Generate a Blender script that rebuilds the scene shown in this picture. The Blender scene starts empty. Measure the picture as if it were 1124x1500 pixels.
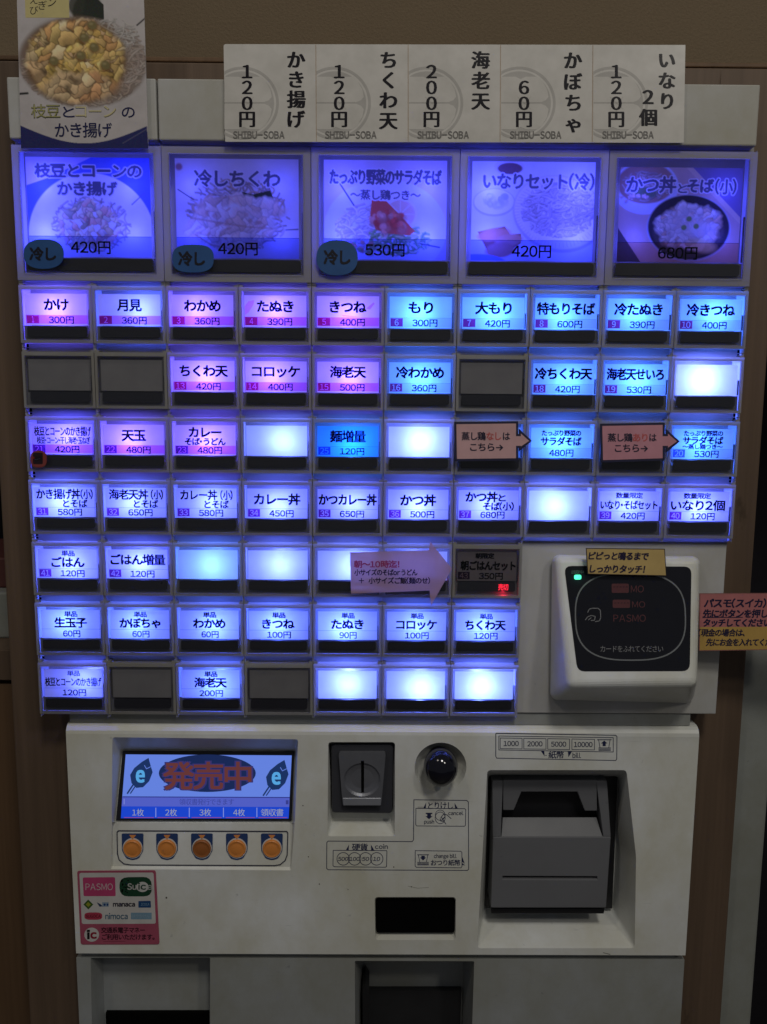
import bpy, math, random
import numpy as np
from mathutils import Matrix, Vector

random.seed(7); RNG = np.random.default_rng(11)
scene = bpy.context.scene
COL = scene.collection

# ------------------------------------------------------------------ camera
FPX, Z0 = 1200.0, 1.53                 # focal length in photo pixels, height of the first row's top edge
def _rot(rx, ry, rz):
    cx, sx, cy, sy, cz, sz = math.cos(rx), math.sin(rx), math.cos(ry), math.sin(ry), math.cos(rz), math.sin(rz)
    return np.array([[cz, -sz, 0], [sz, cz, 0], [0, 0, 1]]) @ np.array([[cy, 0, sy], [0, 1, 0], [-sy, 0, cy]]) @ np.array([[1, 0, 0], [0, cx, -sx], [0, sx, cx]])
RC = _rot(0.1358, -0.0066, 0.0069); TC = np.array([0.0009, -0.1834, 0.6717])
CC = -RC.T @ TC                        # camera centre (x, down, depth)
def to_world(v): return np.array([v[0], v[2], -v[1]])
CAMPOS = to_world(CC) + np.array([0, 0, Z0])
def P(px, py, y=0.0):
    """point of the vertical plane at depth y that the photograph shows at this pixel"""
    d = to_world(RC.T @ np.array([(px - 562) / FPX, (py - 750) / FPX, 1.0]))
    t = (y - CAMPOS[1]) / d[1]
    return CAMPOS + d * t

cam_d = bpy.data.cameras.new('camera'); cam = bpy.data.objects.new('camera', cam_d); COL.objects.link(cam)
ax = to_world(RC.T @ np.array([1, 0, 0])); up = -to_world(RC.T @ np.array([0, 1, 0])); fw = to_world(RC.T @ np.array([0, 0, 1]))
M = Matrix(((ax[0], up[0], -fw[0], CAMPOS[0]), (ax[1], up[1], -fw[1], CAMPOS[1]), (ax[2], up[2], -fw[2], CAMPOS[2]), (0, 0, 0, 1)))
cam.matrix_world = M
cam_d.sensor_fit = 'VERTICAL'; cam_d.sensor_height = 36.0; cam_d.sensor_width = 27.0
cam_d.lens = FPX / 1500 * 36.0; cam_d.clip_start = 0.02; cam_d.clip_end = 50
scene.camera = cam

# ------------------------------------------------------------------ light
world = bpy.data.worlds.new('World'); scene.world = world; world.use_nodes = True
bg = world.node_tree.nodes['Background']; bg.inputs[0].default_value = (0.86, 0.9, 1.0, 1); bg.inputs[1].default_value = 0.085
def area(name, loc, target, size, power, color):
    l = bpy.data.lights.new(name, 'AREA'); l.shape = 'DISK'; l.size = size; l.energy = power; l.color = color
    o = bpy.data.objects.new(name, l); COL.objects.link(o); o.location = loc
    o.rotation_euler = (Vector(target) - Vector(loc)).to_track_quat('-Z', 'Y').to_euler()
    return o
area('ceiling_lamp', (0.25, -1.25, 2.75), (0.0, 0, 1.2), 0.28, 8.3, (1.0, 0.965, 0.88))
area('ceiling_lamp', (-0.75, -1.0, 2.75), (0.0, 0, 1.2), 0.12, 2.2, (1.0, 0.9, 0.76))
area('ceiling_lamp', (1.0, -1.6, 2.6), (0.0, 0, 1.2), 0.2, 4.0, (1.0, 0.95, 0.86))
scene.view_settings.view_transform = 'Standard'; scene.view_settings.look = 'None'
scene.view_settings.exposure = 0; scene.view_settings.gamma = 1
scene.render.engine = 'CYCLES'
cy = scene.cycles
cy.use_denoising = True; cy.max_bounces = 10; cy.diffuse_bounces = 5; cy.transparent_max_bounces = 48; cy.transmission_bounces = 8
cy.caustics_reflective = False; cy.caustics_refractive = False; cy.sample_clamp_indirect = 4.0

# ------------------------------------------------------------------ materials
def srgb(r, g, b):
    f = lambda c: (c / 255) / 12.92 if c <= 10 else (((c / 255) + 0.055) / 1.055) ** 2.4
    return (f(r), f(g), f(b))
def nodes(name):
    m = bpy.data.materials.new(name); m.use_nodes = True; nt = m.node_tree
    for n in list(nt.nodes): nt.nodes.remove(n)
    out = nt.nodes.new('ShaderNodeOutputMaterial')
    return m, nt, out
def N(nt, typ, **kw):
    n = nt.nodes.new(typ)
    for k, v in kw.items():
        if k.startswith('i_'):
            key = k[2:].replace('_', ' ')
            n.inputs[key].default_value = v
        else: setattr(n, k, v)
    return n
def rgb(c): return (c[0], c[1], c[2], 1)
def coords(nt, scale=(1, 1, 1)):
    g = N(nt, 'ShaderNodeNewGeometry'); mp = N(nt, 'ShaderNodeMapping'); mp.inputs['Scale'].default_value = scale
    nt.links.new(g.outputs['Position'], mp.inputs['Vector']); return mp.outputs['Vector']
def ramp(nt, fac, stops):
    r = N(nt, 'ShaderNodeValToRGB'); e = r.color_ramp.elements
    while len(e) < len(stops): e.new(0.5)
    for el, (p, c) in zip(e, stops): el.position = p; el.color = rgb(c)
    nt.links.new(fac, r.inputs[0]); return r.outputs[0]
def noise(nt, vec, scale, detail=4, rough=0.55):
    n = N(nt, 'ShaderNodeTexNoise'); n.inputs['Scale'].default_value = scale; n.inputs['Detail'].default_value = detail; n.inputs['Roughness'].default_value = rough
    nt.links.new(vec, n.inputs['Vector']); return n.outputs['Fac']
def mixc(nt, fac, a, b, mode='MIX'):
    m = N(nt, 'ShaderNodeMix', data_type='RGBA', blend_type=mode)
    if isinstance(fac, float): m.inputs[0].default_value = fac
    else: nt.links.new(fac, m.inputs[0])
    for i, v in ((6, a), (7, b)):
        if isinstance(v, tuple): m.inputs[i].default_value = rgb(v)
        else: nt.links.new(v, m.inputs[i])
    return m.outputs[2]
def bump(nt, h, strength, dist=0.001):
    b = N(nt, 'ShaderNodeBump'); b.inputs['Strength'].default_value = strength; b.inputs['Distance'].default_value = dist
    nt.links.new(h, b.inputs['Height']); return b.outputs['Normal']

def plastic(name, col, rough=0.4, dirt=(0.55, 0.5, 0.4), dirt_amt=0.35, grain=0.12, spec=0.4, trans=0.0):
    """aged moulded plastic: blotchy yellowing, small specks, faint texture"""
    m, nt, out = nodes(name); b = N(nt, 'ShaderNodeBsdfPrincipled'); nt.links.new(b.outputs[0], out.inputs[0])
    v = coords(nt)
    blot = ramp(nt, noise(nt, v, 9, 6, 0.62), [(0.42, (0, 0, 0)), (0.75, (1, 1, 1))])
    blotf = N(nt, 'ShaderNodeMath', operation='MULTIPLY'); nt.links.new(blot, blotf.inputs[0]); blotf.inputs[1].default_value = dirt_amt
    c = mixc(nt, blotf.outputs[0], col, tuple(a * d for a, d in zip(col, dirt)))
    if dirt_amt >= 0.3:
        big = ramp(nt, noise(nt, coords(nt, (3.2, 3.2, 2.2)), 1.6, 7, 0.68), [(0.40, (0, 0, 0)), (0.66, (0.95, 0.95, 0.95))]); c = mixc(nt, big, c, tuple(a * d for a, d in zip(col, (0.72, 0.68, 0.53))))
        scr = ramp(nt, noise(nt, coords(nt, (14, 14, 260)), 2.0, 3, 0.7), [(0.66, (0, 0, 0)), (0.76, (0.34, 0.34, 0.34))]); c = mixc(nt, scr, c, tuple(a * 0.5 for a in col))
    spk = ramp(nt, noise(nt, v, 160, 2, 0.5), [(0.74, (0, 0, 0)), (0.80, (1, 1, 1))])
    sf = N(nt, 'ShaderNodeMath', operation='MULTIPLY'); nt.links.new(spk, sf.inputs[0]); sf.inputs[1].default_value = 0.35 * min(1, dirt_amt * 3)
    c = mixc(nt, sf.outputs[0], c, tuple(a * 0.35 for a in col))
    nt.links.new(c, b.inputs['Base Color'])
    r = N(nt, 'ShaderNodeMapRange'); nt.links.new(noise(nt, v, 22, 5), r.inputs[0]); r.inputs[3].default_value = rough - 0.1; r.inputs[4].default_value = rough + 0.14
    nt.links.new(r.outputs[0], b.inputs['Roughness'])
    b.inputs['Specular IOR Level'].default_value = spec
    nt.links.new(bump(nt, noise(nt, v, 900, 3), grain, 0.0004), b.inputs['Normal'])
    if trans:
        t = N(nt, 'ShaderNodeBsdfTranslucent'); t.inputs[0].default_value = (0.6, 0.6, 0.66, 1); mx = N(nt, 'ShaderNodeMixShader'); mx.inputs[0].default_value = trans
        nt.links.new(b.outputs[0], mx.inputs[1]); nt.links.new(t.outputs[0], mx.inputs[2]); nt.links.new(mx.outputs[0], out.inputs[0])
    return m
def simple(name, col, rough=0.5, spec=0.5, metallic=0.0):
    m, nt, out = nodes(name); b = N(nt, 'ShaderNodeBsdfPrincipled'); nt.links.new(b.outputs[0], out.inputs[0])
    v = coords(nt); n = noise(nt, v, 60, 4)
    nt.links.new(mixc(nt, n, tuple(a * 0.82 for a in col), tuple(min(1, a * 1.15) for a in col)), b.inputs['Base Color'])
    r = N(nt, 'ShaderNodeMapRange'); nt.links.new(noise(nt, v, 35, 3), r.inputs[0]); r.inputs[3].default_value = max(0.02, rough - 0.08); r.inputs[4].default_value = rough + 0.1
    nt.links.new(r.outputs[0], b.inputs['Roughness']); b.inputs['Specular IOR Level'].default_value = spec; b.inputs['Metallic'].default_value = metallic
    return m
def printed(name, rough=0.55, spec=0.3, trans=0.0):
    """ink on paper or film: colours come from the print, with faint paper mottling"""
    m, nt, out = nodes(name); b = N(nt, 'ShaderNodeBsdfPrincipled'); nt.links.new(b.outputs[0], out.inputs[0])
    a = N(nt, 'ShaderNodeAttribute', attribute_name='print_color')
    v = coords(nt); f = ramp(nt, noise(nt, v, 70, 5), [(0.3, (0.86, 0.86, 0.85)), (0.7, (1, 1, 1))])
    nt.links.new(mixc(nt, 1.0, a.outputs['Color'], f, 'MULTIPLY'), b.inputs['Base Color'])
    b.inputs['Roughness'].default_value = rough; b.inputs['Specular IOR Level'].default_value = spec
    nt.links.new(bump(nt, noise(nt, v, 25, 3), 0.15, 0.002), b.inputs['Normal'])
    if trans:
        t = N(nt, 'ShaderNodeBsdfTranslucent'); nt.links.new(a.outputs['Color'], t.inputs[0]); mx = N(nt, 'ShaderNodeMixShader'); mx.inputs[0].default_value = trans
        nt.links.new(b.outputs[0], mx.inputs[1]); nt.links.new(t.outputs[0], mx.inputs[2]); nt.links.new(mx.outputs[0], out.inputs[0])
    return m
def diffuser(name, trans=0.55):
    m, nt, out = nodes(name)
    a = N(nt, 'ShaderNodeAttribute', attribute_name='print_color')
    t = N(nt, 'ShaderNodeBsdfTranslucent'); d = N(nt, 'ShaderNodeBsdfDiffuse'); mx = N(nt, 'ShaderNodeMixShader'); mx.inputs[0].default_value = trans
    f = ramp(nt, noise(nt, coords(nt), 55, 4), [(0.25, (0.86, 0.86, 0.88)), (0.7, (1, 1, 1))])
    c = mixc(nt, 1.0, a.outputs['Color'], f, 'MULTIPLY')
    nt.links.new(c, t.inputs[0]); nt.links.new(c, d.inputs[0])
    nt.links.new(d.outputs[0], mx.inputs[1]); nt.links.new(t.outputs[0], mx.inputs[2]); nt.links.new(mx.outputs[0], out.inputs[0])
    return m
def film(name):
    """transparent printing ink laid over a backlit card"""
    m, nt, out = nodes(name); a = N(nt, 'ShaderNodeAttribute', attribute_name='print_color')
    t = N(nt, 'ShaderNodeBsdfTransparent'); nt.links.new(a.outputs['Color'], t.inputs[0]); nt.links.new(t.outputs[0], out.inputs[0])
    return m
def clear_plastic(name, frost=0.0):
    m, nt, out = nodes(name)
    t = N(nt, 'ShaderNodeBsdfTransparent'); t.inputs[0].default_value = (0.95, 0.95, 0.97, 1)
    g = N(nt, 'ShaderNodeBsdfGlossy'); g.inputs['Roughness'].default_value = 0.12; g.inputs[0].default_value = (1, 1, 1, 1)
    lw = N(nt, 'ShaderNodeLayerWeight'); p5 = N(nt, 'ShaderNodeMath', operation='POWER'); nt.links.new(lw.outputs['Facing'], p5.inputs[0]); p5.inputs[1].default_value = 5.0
    fr = N(nt, 'ShaderNodeMath', operation='MULTIPLY_ADD'); nt.links.new(p5.outputs[0], fr.inputs[0]); fr.inputs[1].default_value = 0.9; fr.inputs[2].default_value = 0.04
    mx = N(nt, 'ShaderNodeMixShader'); nt.links.new(fr.outputs[0], mx.inputs[0]); nt.links.new(t.outputs[0], mx.inputs[1]); nt.links.new(g.outputs[0], mx.inputs[2])
    if frost:
        tr = N(nt, 'ShaderNodeBsdfTranslucent'); tr.inputs[0].default_value = (0.9, 0.9, 0.95, 1)
        m2 = N(nt, 'ShaderNodeMixShader'); m2.inputs[0].default_value = frost
        nt.links.new(mx.outputs[0], m2.inputs[1]); nt.links.new(tr.outputs[0], m2.inputs[2]); nt.links.new(m2.outputs[0], out.inputs[0])
    else: nt.links.new(mx.outputs[0], out.inputs[0])
    return m
def glowing(name, strength):
    m, nt, out = nodes(name); a = N(nt, 'ShaderNodeAttribute', attribute_name='print_color')
    e = N(nt, 'ShaderNodeEmission'); e.inputs[1].default_value = strength
    g = N(nt, 'ShaderNodeBsdfGlossy'); g.inputs['Roughness'].default_value = 0.2; g.inputs[0].default_value = (0.04, 0.04, 0.04, 1)
    ad = N(nt, 'ShaderNodeAddShader'); nt.links.new(a.outputs['Color'], e.inputs[0]); nt.links.new(e.outputs[0], ad.inputs[0]); nt.links.new(g.outputs[0], ad.inputs[1])
    nt.links.new(ad.outputs[0], out.inputs[0]); return m
def wood(name, dark, light, grain_scale=(90, 90, 2.2)):
    m, nt, out = nodes(name); b = N(nt, 'ShaderNodeBsdfPrincipled'); nt.links.new(b.outputs[0], out.inputs[0])
    v = coords(nt, grain_scale); n1 = noise(nt, v, 1.6, 8, 0.65); n2 = noise(nt, coords(nt, (30, 30, 1.2)), 1.0, 4)
    c = mixc(nt, n1, dark, light); c = mixc(nt, ramp(nt, n2, [(0.35, (0, 0, 0)), (0.7, (0.55, 0.55, 0.55))]), c, tuple(a * 0.6 for a in dark))
    st = ramp(nt, noise(nt, coords(nt, (22, 22, 9)), 1.0, 5, 0.7), [(0.63, (0, 0, 0)), (0.72, (0.7, 0.7, 0.7))])
    c = mixc(nt, st, c, tuple(a * 0.3 for a in dark))
    nt.links.new(c, b.inputs['Base Color']); b.inputs['Roughness'].default_value = 0.5; b.inputs['Specular IOR Level'].default_value = 0.3
    nt.links.new(bump(nt, n1, 0.25, 0.001), b.inputs['Normal']); return m
def wallpaper(name, col):
    m, nt, out = nodes(name); b = N(nt, 'ShaderNodeBsdfPrincipled'); nt.links.new(b.outputs[0], out.inputs[0])
    v = coords(nt, (1, 1, 1)); n1 = noise(nt, v, 420, 3, 0.7); n2 = noise(nt, coords(nt, (60, 60, 260)), 1.5, 4, 0.6); n3 = noise(nt, v, 7, 3)
    c = mixc(nt, n1, tuple(a * 0.55 for a in col), tuple(a * 1.35 for a in col)); c = mixc(nt, n2, c, col); c = mixc(nt, ramp(nt, n3, [(0.3, (0, 0, 0)), (0.8, (0.4, 0.4, 0.4))]), c, tuple(a * 0.75 for a in col))
    nt.links.new(c, b.inputs['Base Color']); b.inputs['Roughness'].default_value = 0.85
    nt.links.new(bump(nt, n1, 0.6, 0.0015), b.inputs['Normal']); return m

MAT = dict(
    white=plastic('aged_white_plastic', (0.78, 0.80, 0.81), 0.36, dirt_amt=0.38), frameo=plastic('button_back_plastic', (0.15, 0.15, 0.165), 0.4, dirt_amt=0.25), plate=plastic('reader_plate_plastic', (0.52, 0.52, 0.53), 0.45, dirt_amt=0.35), topw=plastic('dull_white_plastic', (0.44, 0.44, 0.445), 0.5, dirt_amt=0.3), gapm=plastic('gap_plastic', (0.34, 0.335, 0.35), 0.42, dirt_amt=0.3, trans=0.15),
    frame=plastic('button_frame_plastic', (0.34, 0.335, 0.34), 0.42, dirt_amt=0.3, trans=0.27),
    door=plastic('painted_door_metal', (0.34, 0.355, 0.36), 0.45, dirt_amt=0.3),
    dark=simple('dark_smoked_plastic', (0.016, 0.016, 0.022), 0.3),
    black=simple('black_plastic', (0.012, 0.012, 0.014), 0.35),
    hole=simple('cavity_shade', (0.004, 0.004, 0.004), 0.9, 0.0),  # near-black colour stands in for the shade inside slots and row-end gaps
    bezel=simple('charcoal_bezel', (0.04, 0.041, 0.05), 0.4), tray=simple('dark_tray', (0.018, 0.018, 0.02), 0.45), gloss=simple('glossy_black', (0.006, 0.006, 0.012), 0.06, 0.6),
    grey=plastic('dark_grey_plastic', (0.135, 0.137, 0.148), 0.48, dirt_amt=0.28),
    silver=simple('worn_metal', (0.17, 0.175, 0.2), 0.36, 0.5, 0.4),
    inner=simple('lamp_chamber_white', (0.5, 0.5, 0.55), 0.7, 0.2),
    orange=simple('orange_button', (0.75, 0.27, 0.06), 0.28),
    orange_dull=simple('worn_orange_button', (0.36, 0.12, 0.03), 0.4),
    paper=printed('printed_paper', 0.5, 0.35), thin=printed('thin_paper', 0.6, 0.2, 0.45), gpaper=printed('laminated_print', 0.22, 0.45),
    card=diffuser('backlit_card', 0.55), picture=diffuser('backlit_picture', 0.85), reader=printed('reader_gloss', 0.1, 0.5), film=film('printed_film'),
    clear=clear_plastic('clear_cover'), frosted=clear_plastic('cover_edges', 0.22),
    screen=glowing('screen_glow', 0.72), led=glowing('led_glow', 1.6),
    wood=wood('brown_wood', (0.088, 0.057, 0.037), (0.185, 0.124, 0.083)),
    woodd=wood('dark_wood', (0.10, 0.056, 0.028), (0.18, 0.105, 0.055)),
    woodh=wood('pale_wood', (0.13, 0.08, 0.055), (0.25, 0.16, 0.105), (130, 130, 3)),
    wall=wallpaper('textured_brown_wallpaper', (0.145, 0.104, 0.060)),
    post=plastic('grey_painted_post', (0.27, 0.28, 0.26), 0.5, dirt_amt=0.4),
    shade=simple('dim_backdrop', (0.02, 0.018, 0.022), 0.8, 0.1),
    floor=simple('floor_tiles', (0.16, 0.14, 0.12), 0.4),
)

# ------------------------------------------------------------------ mesh helpers
ORIGIN = {}
class MB:
    def __init__(s): s.v = []; s.f = []; s.c = []; s.m = []
    def add(s, verts, faces, col=(0.8, 0.8, 0.8), mat=0):
        b = len(s.v); s.v.extend([tuple(map(float, p)) for p in verts])
        for f in faces: s.f.append(tuple(i + b for i in f)); s.c.append(col); s.m.append(mat)
    def box(s, x0, x1, y0, y1, z0, z1, mat=0, col=(0.8, 0.8, 0.8)):
        v = [(x, y, z) for x in (x0, x1) for y in (y0, y1) for z in (z0, z1)]
        s.add(v, [(0, 1, 3, 2), (4, 6, 7, 5), (0, 4, 5, 1), (2, 3, 7, 6), (0, 2, 6, 4), (1, 5, 7, 3)], col, mat)
    def loft(s, rings, mat=0, caps=(True, True), col=(0.8, 0.8, 0.8), close=True):
        n = len(rings[0]); v = [p for r in rings for p in r]; f = []
        for k in range(len(rings) - 1):
            for i in range(n if close else n - 1):
                j = (i + 1) % n; f.append((k * n + i, k * n + j, (k + 1) * n + j, (k + 1) * n + i))
        if caps[0]: f.append(tuple(range(n - 1, -1, -1)))
        if caps[1]: f.append(tuple((len(rings) - 1) * n + i for i in range(n)))
        s.add(v, f, col, mat)
    def mesh(s, name, mats, origin):
        me = bpy.data.meshes.new(name)
        o = np.array(origin); me.from_pydata([tuple(np.array(p) - o) for p in s.v], [], s.f)
        for m in mats: me.materials.append(m)
        me.polygons.foreach_set('material_index', s.m)
        at = me.attributes.new('print_color', 'FLOAT_COLOR', 'CORNER')
        cols = np.ones((len(me.loops), 4), np.float32); k = 0
        for f, c in zip(s.f, s.c):
            n = len(f)
            if isinstance(c, np.ndarray) and c.ndim == 2: cols[k:k + n, :3] = c
            else: cols[k:k + n, :3] = c
            k += n
        at.data.foreach_set('color', cols.ravel()); me.update(); return me
def base_of(mb):
    a = np.array(mb.v); lo, hi = a.min(0), a.max(0); return np.array([(lo[0] + hi[0]) / 2, (lo[1] + hi[1]) / 2, lo[2]])
def obj(name, mb, mats, parent=None, bevel=0.0, seg=2, smooth=False, angle=40, fix=True):
    if not isinstance(mats, (list, tuple)): mats = [mats]
    org = base_of(mb); me = mb.mesh(name, mats, org)
    if fix:
        import bmesh
        bm = bmesh.new(); bm.from_mesh(me); bmesh.ops.remove_doubles(bm, verts=bm.verts, dist=1e-6); bmesh.ops.recalc_face_normals(bm, faces=bm.faces); bm.to_mesh(me); bm.free()
    o = bpy.data.objects.new(name, me); COL.objects.link(o); place(o, org, parent)
    if bevel:
        m = o.modifiers.new('bevel', 'BEVEL'); m.width = bevel; m.segments = seg; m.limit_method = 'ANGLE'; m.angle_limit = math.radians(angle); m.harden_normals = False
    if smooth: me.polygons.foreach_set('use_smooth', [True] * len(me.polygons))
    return o
def place(o, org, parent=None):
    ORIGIN[o.name] = np.array(org, float)
    if parent is not None: o.parent = parent; o.location = Vector(np.array(org) - ORIGIN[parent.name])
    else: o.location = Vector(org)
def empty(name, loc, parent=None):
    o = bpy.data.objects.new(name, None); o.empty_display_size = 0.05; COL.objects.link(o); place(o, loc, parent); return o
def tag(o, label=None, cat=None, group=None, kind=None):
    for k, v in (('label', label), ('category', cat), ('group', group), ('kind', kind)):
        if v: o[k] = v
    return o
def boolean(o, cutters):
    """carve the cutters out of o, keeping a plain mesh"""
    tmp = []
    for c in cutters:
        m = o.modifiers.new('cut', 'BOOLEAN'); m.operation = 'DIFFERENCE'; m.solver = 'EXACT'; m.object = c; tmp.append(m)
    dg = bpy.context.evaluated_depsgraph_get(); dg.update()
    me = bpy.data.meshes.new_from_object(o.evaluated_get(dg)); me.name = o.name
    for m in tmp: o.modifiers.remove(m)
    o.data = me
    for c in cutters: bpy.data.objects.remove(c, do_unlink=True)

# ------------------------------------------------------------------ lettering
_G = {}
def raw_glyphs(t):
    if t not in _G:
        c = bpy.data.curves.new('lettering', 'FONT'); c.body = t; c.size = 1; c.resolution_u = 3; c.dimensions = '2D'; c.fill_mode = 'BOTH'
        o = bpy.data.objects.new('lettering', c); COL.objects.link(o)
        dg = bpy.context.evaluated_depsgraph_get(); dg.update()
        me = o.evaluated_get(dg).to_mesh(); v = np.array([p.co[:2] for p in me.vertices]).reshape(-1, 2); f = [tuple(p.vertices) for p in me.polygons]
        o.evaluated_get(dg).to_mesh_clear(); bpy.data.objects.remove(o, do_unlink=True); bpy.data.curves.remove(c)
        _G[t] = (v, f)
    return _G[t]
def glyphs(t, bold=0.0):
    """outline triangles of a line of lettering, one gothic face throughout (Latin set proportionally)"""
    k = ('line', t)
    if k in _G: return _G[k]
    V, F, x = [], [], 0.0; n = 0
    for ch in t:
        if ch == ' ': x += 0.3; continue
        ascii_ = 33 <= ord(ch) < 127
        v, f = raw_glyphs(chr(ord(ch) + 0xFEE0) if ascii_ else ch)
        if not len(v): x += 0.5; continue
        if ascii_:
            lo, hi = v[:, 0].min(), v[:, 0].max(); wd = hi - lo
            if ch.isdigit(): ad = 0.60; sh = x + (ad - wd) / 2 - lo
            else: ad = wd + 0.10; sh = x + 0.05 - lo
        elif ch in '（）・': lo, hi = v[:, 0].min(), v[:, 0].max(); ad = hi - lo + 0.16; sh = x + 0.08 - lo
        else: ad = 0.92; sh = x - 0.0
        V.append(v + [sh, 0]); F += [tuple(i + n for i in q) for q in f]; n += len(v); x += ad
    _G[k] = (np.concatenate(V) if V else np.zeros((0, 2)), F); return _G[k]
def boxed_glyphs(t, w, h, em, wd):
    """a w x h block with the characters cut out of it (centred on 0,0)"""
    from mathutils.geometry import delaunay_2d_cdt
    v, f = glyphs(t); x0, x1 = v[:, 0].min(), v[:, 0].max(); p = np.stack([(v[:, 0] - (x0 + x1) / 2) * wd / (x1 - x0), (v[:, 1] - 0.37) * em], 1)
    cnt = {}
    for q in f:
        for i in range(len(q)): e = tuple(sorted((q[i], q[(i + 1) % len(q)]))); cnt[e] = cnt.get(e, 0) + 1
    n = len(p); rect = [(-w / 2, -h / 2), (w / 2, -h / 2), (w / 2, h / 2), (-w / 2, h / 2)]
    edges = [e for e, c in cnt.items() if c == 1] + [(n, n + 1), (n + 1, n + 2), (n + 2, n + 3), (n + 3, n)]
    r = delaunay_2d_cdt([Vector(a) for a in p] + [Vector(a) for a in rect], edges, [], 0, 1e-5)
    vv = np.array([a[:] for a in r[0]]); keep = []
    tri = [p[list(q)] for q in f]
    for q in r[2]:
        c = vv[list(q)].mean(0); ins = False
        for g in tri:
            d = [(g[(i + 1) % len(g)][0] - g[i][0]) * (c[1] - g[i][1]) - (g[(i + 1) % len(g)][1] - g[i][1]) * (c[0] - g[i][0]) for i in range(len(g))]
            if all(a >= 0 for a in d) or all(a <= 0 for a in d): ins = True; break
        if not ins: keep.append(tuple(q))
    return vv, keep
class Print(MB):
    """flat artwork in 2D units (x right, y down); fn(x, y, lift) gives the point in the scene"""
    STEP = 0.00007
    def __init__(s, fn): super().__init__(); s.fn = fn
    def put(s, pts, faces, col, L, mat=0): s.add([s.fn(x, y, L * s.STEP) for x, y in pts], faces, col, mat)
    def poly(s, pts, col, L=0, mat=0): s.put(pts, [tuple(range(len(pts)))], col, L, mat)
    def rect(s, x0, y0, x1, y1, col, L=0, mat=0): s.poly([(x0, y0), (x0, y1), (x1, y1), (x1, y0)], col, L, mat)
    def rrect(s, x0, y0, x1, y1, r, col, L=0, mat=0): s.poly(rr(x0, y0, x1, y1, r), col, L, mat)
    def ell(s, cx, cy, rx, ry, col, L=0, mat=0, n=32, rot=0):
        s.poly(ellpts(cx, cy, rx, ry, n, rot), col, L, mat)
    def ring(s, outer, inner, col, L=0, mat=0):
        n = len(outer); s.put(list(outer) + list(inner), [(i, (i + 1) % n, n + (i + 1) % n, n + i) for i in range(n)], col, L, mat)
    def outline(s, pts, w, col, L=0, mat=0, closed=True):
        n = len(pts); k = n if closed else n - 1
        for i in range(k): s.line([pts[i], pts[(i + 1) % n]], w, col, L, mat)
    def line(s, pts, w, col, L=0, mat=0):
        for (x0, y0), (x1, y1) in zip(pts[:-1], pts[1:]):
            dx, dy = x1 - x0, y1 - y0; d = math.hypot(dx, dy) or 1; nx, ny = -dy / d * w / 2, dx / d * w / 2; ex, ey = dx / d * w * 0.3, dy / d * w * 0.3
            s.poly([(x0 + nx - ex, y0 + ny - ey), (x0 - nx - ex, y0 - ny - ey), (x1 - nx + ex, y1 - ny + ey), (x1 + nx + ex, y1 + ny + ey)], col, L, mat)
    def text(s, t, cx, cy, em, w=None, col=(0.01, 0.01, 0.03), L=3, bold=0.012, slant=0.0, mincho=0.0, mat=0, rot=0.0):
        v, f = glyphs(t, bold)
        if not len(v): return
        x0, x1 = v[:, 0].min(), v[:, 0].max(); sx = (w / (x1 - x0)) if w else em
        x = (v[:, 0] - (x0 + x1) / 2) * sx; y = -(v[:, 1] - 0.37) * em
        x = x - y * slant
        ca, sa = math.cos(rot), math.sin(rot)
        if mincho: off = [(-mincho, 0.008), (0, -0.008), (mincho, 0.008), (0.3 * mincho, 0.012)]
        elif bold >= 0.01: q = bold * 0.8; off = [(-q, -q), (q, -q), (q, q), (-q, q)]
        else: off = [(0, 0)]
        for k, (dx, dy) in enumerate(off):
            s.put([(cx + (a + dx * em) * ca - (b + dy * em) * sa, cy + (a + dx * em) * sa + (b + dy * em) * ca) for a, b in zip(x, y)], [q[::-1] for q in f], col, L + k * 0.3, mat)
    def column(s, t, cx, y0, y1, em, **kw):
        n = len(t); st = (y1 - y0) / n
        for i, ch in enumerate(t): s.text(ch, cx, y0 + st * (i + 0.5), em, **kw)
    def slab(s, pts, back, col, mat=0):
        """the sheet's own edge and reverse, so it has real thickness"""
        n = len(pts); v = [s.fn(x, y, 0) for x, y in pts] + [s.fn(x, y, -back) for x, y in pts]
        s.add(v, [tuple(range(n))] + [tuple(range(2 * n - 1, n - 1, -1))] + [(i, i + n, (i + 1) % n + n, (i + 1) % n) for i in range(n)], col, mat)
def ellpts(cx, cy, rx, ry, n=32, rot=0):
    c, s_ = math.cos(rot), math.sin(rot); o = []
    for i in range(n):
        a = -2 * math.pi * i / n; x, y = rx * math.cos(a), ry * math.sin(a); o.append((cx + x * c - y * s_, cy + x * s_ + y * c))
    return o
def rr(x0, y0, x1, y1, r, n=5):
    o = []
    for cx, cy_, a0 in ((x0 + r, y0 + r, 270), (x0 + r, y1 - r, 180), (x1 - r, y1 - r, 90), (x1 - r, y0 + r, 0)):
        for k in range(n + 1):
            a = math.radians(a0 - 90 * k / n); o.append((cx + r * math.cos(a), cy_ + r * math.sin(a)))
    return o
def on_plane(y):                       # artwork given in photo pixels on the vertical plane at depth y
    return lambda px, py, lift: P(px, py, y) + np.array([0, -lift, 0])
def on_quad(c3, c2):
    """artwork given in photo pixels on a flat tilted face: c3 = three scene points, c2 = their pixels"""
    a, b, c = [np.array(q, float) for q in c3]; n = np.cross(b - a, c - a); n /= np.linalg.norm(n)
    if n[1] > 0: n = -n
    def fn(px, py, lift):
        d = to_world(RC.T @ np.array([(px - 562) / FPX, (py - 750) / FPX, 1.0])); t = np.dot(a - CAMPOS, n) / np.dot(d, n)
        return CAMPOS + d * t + n * lift
    return fn

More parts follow.
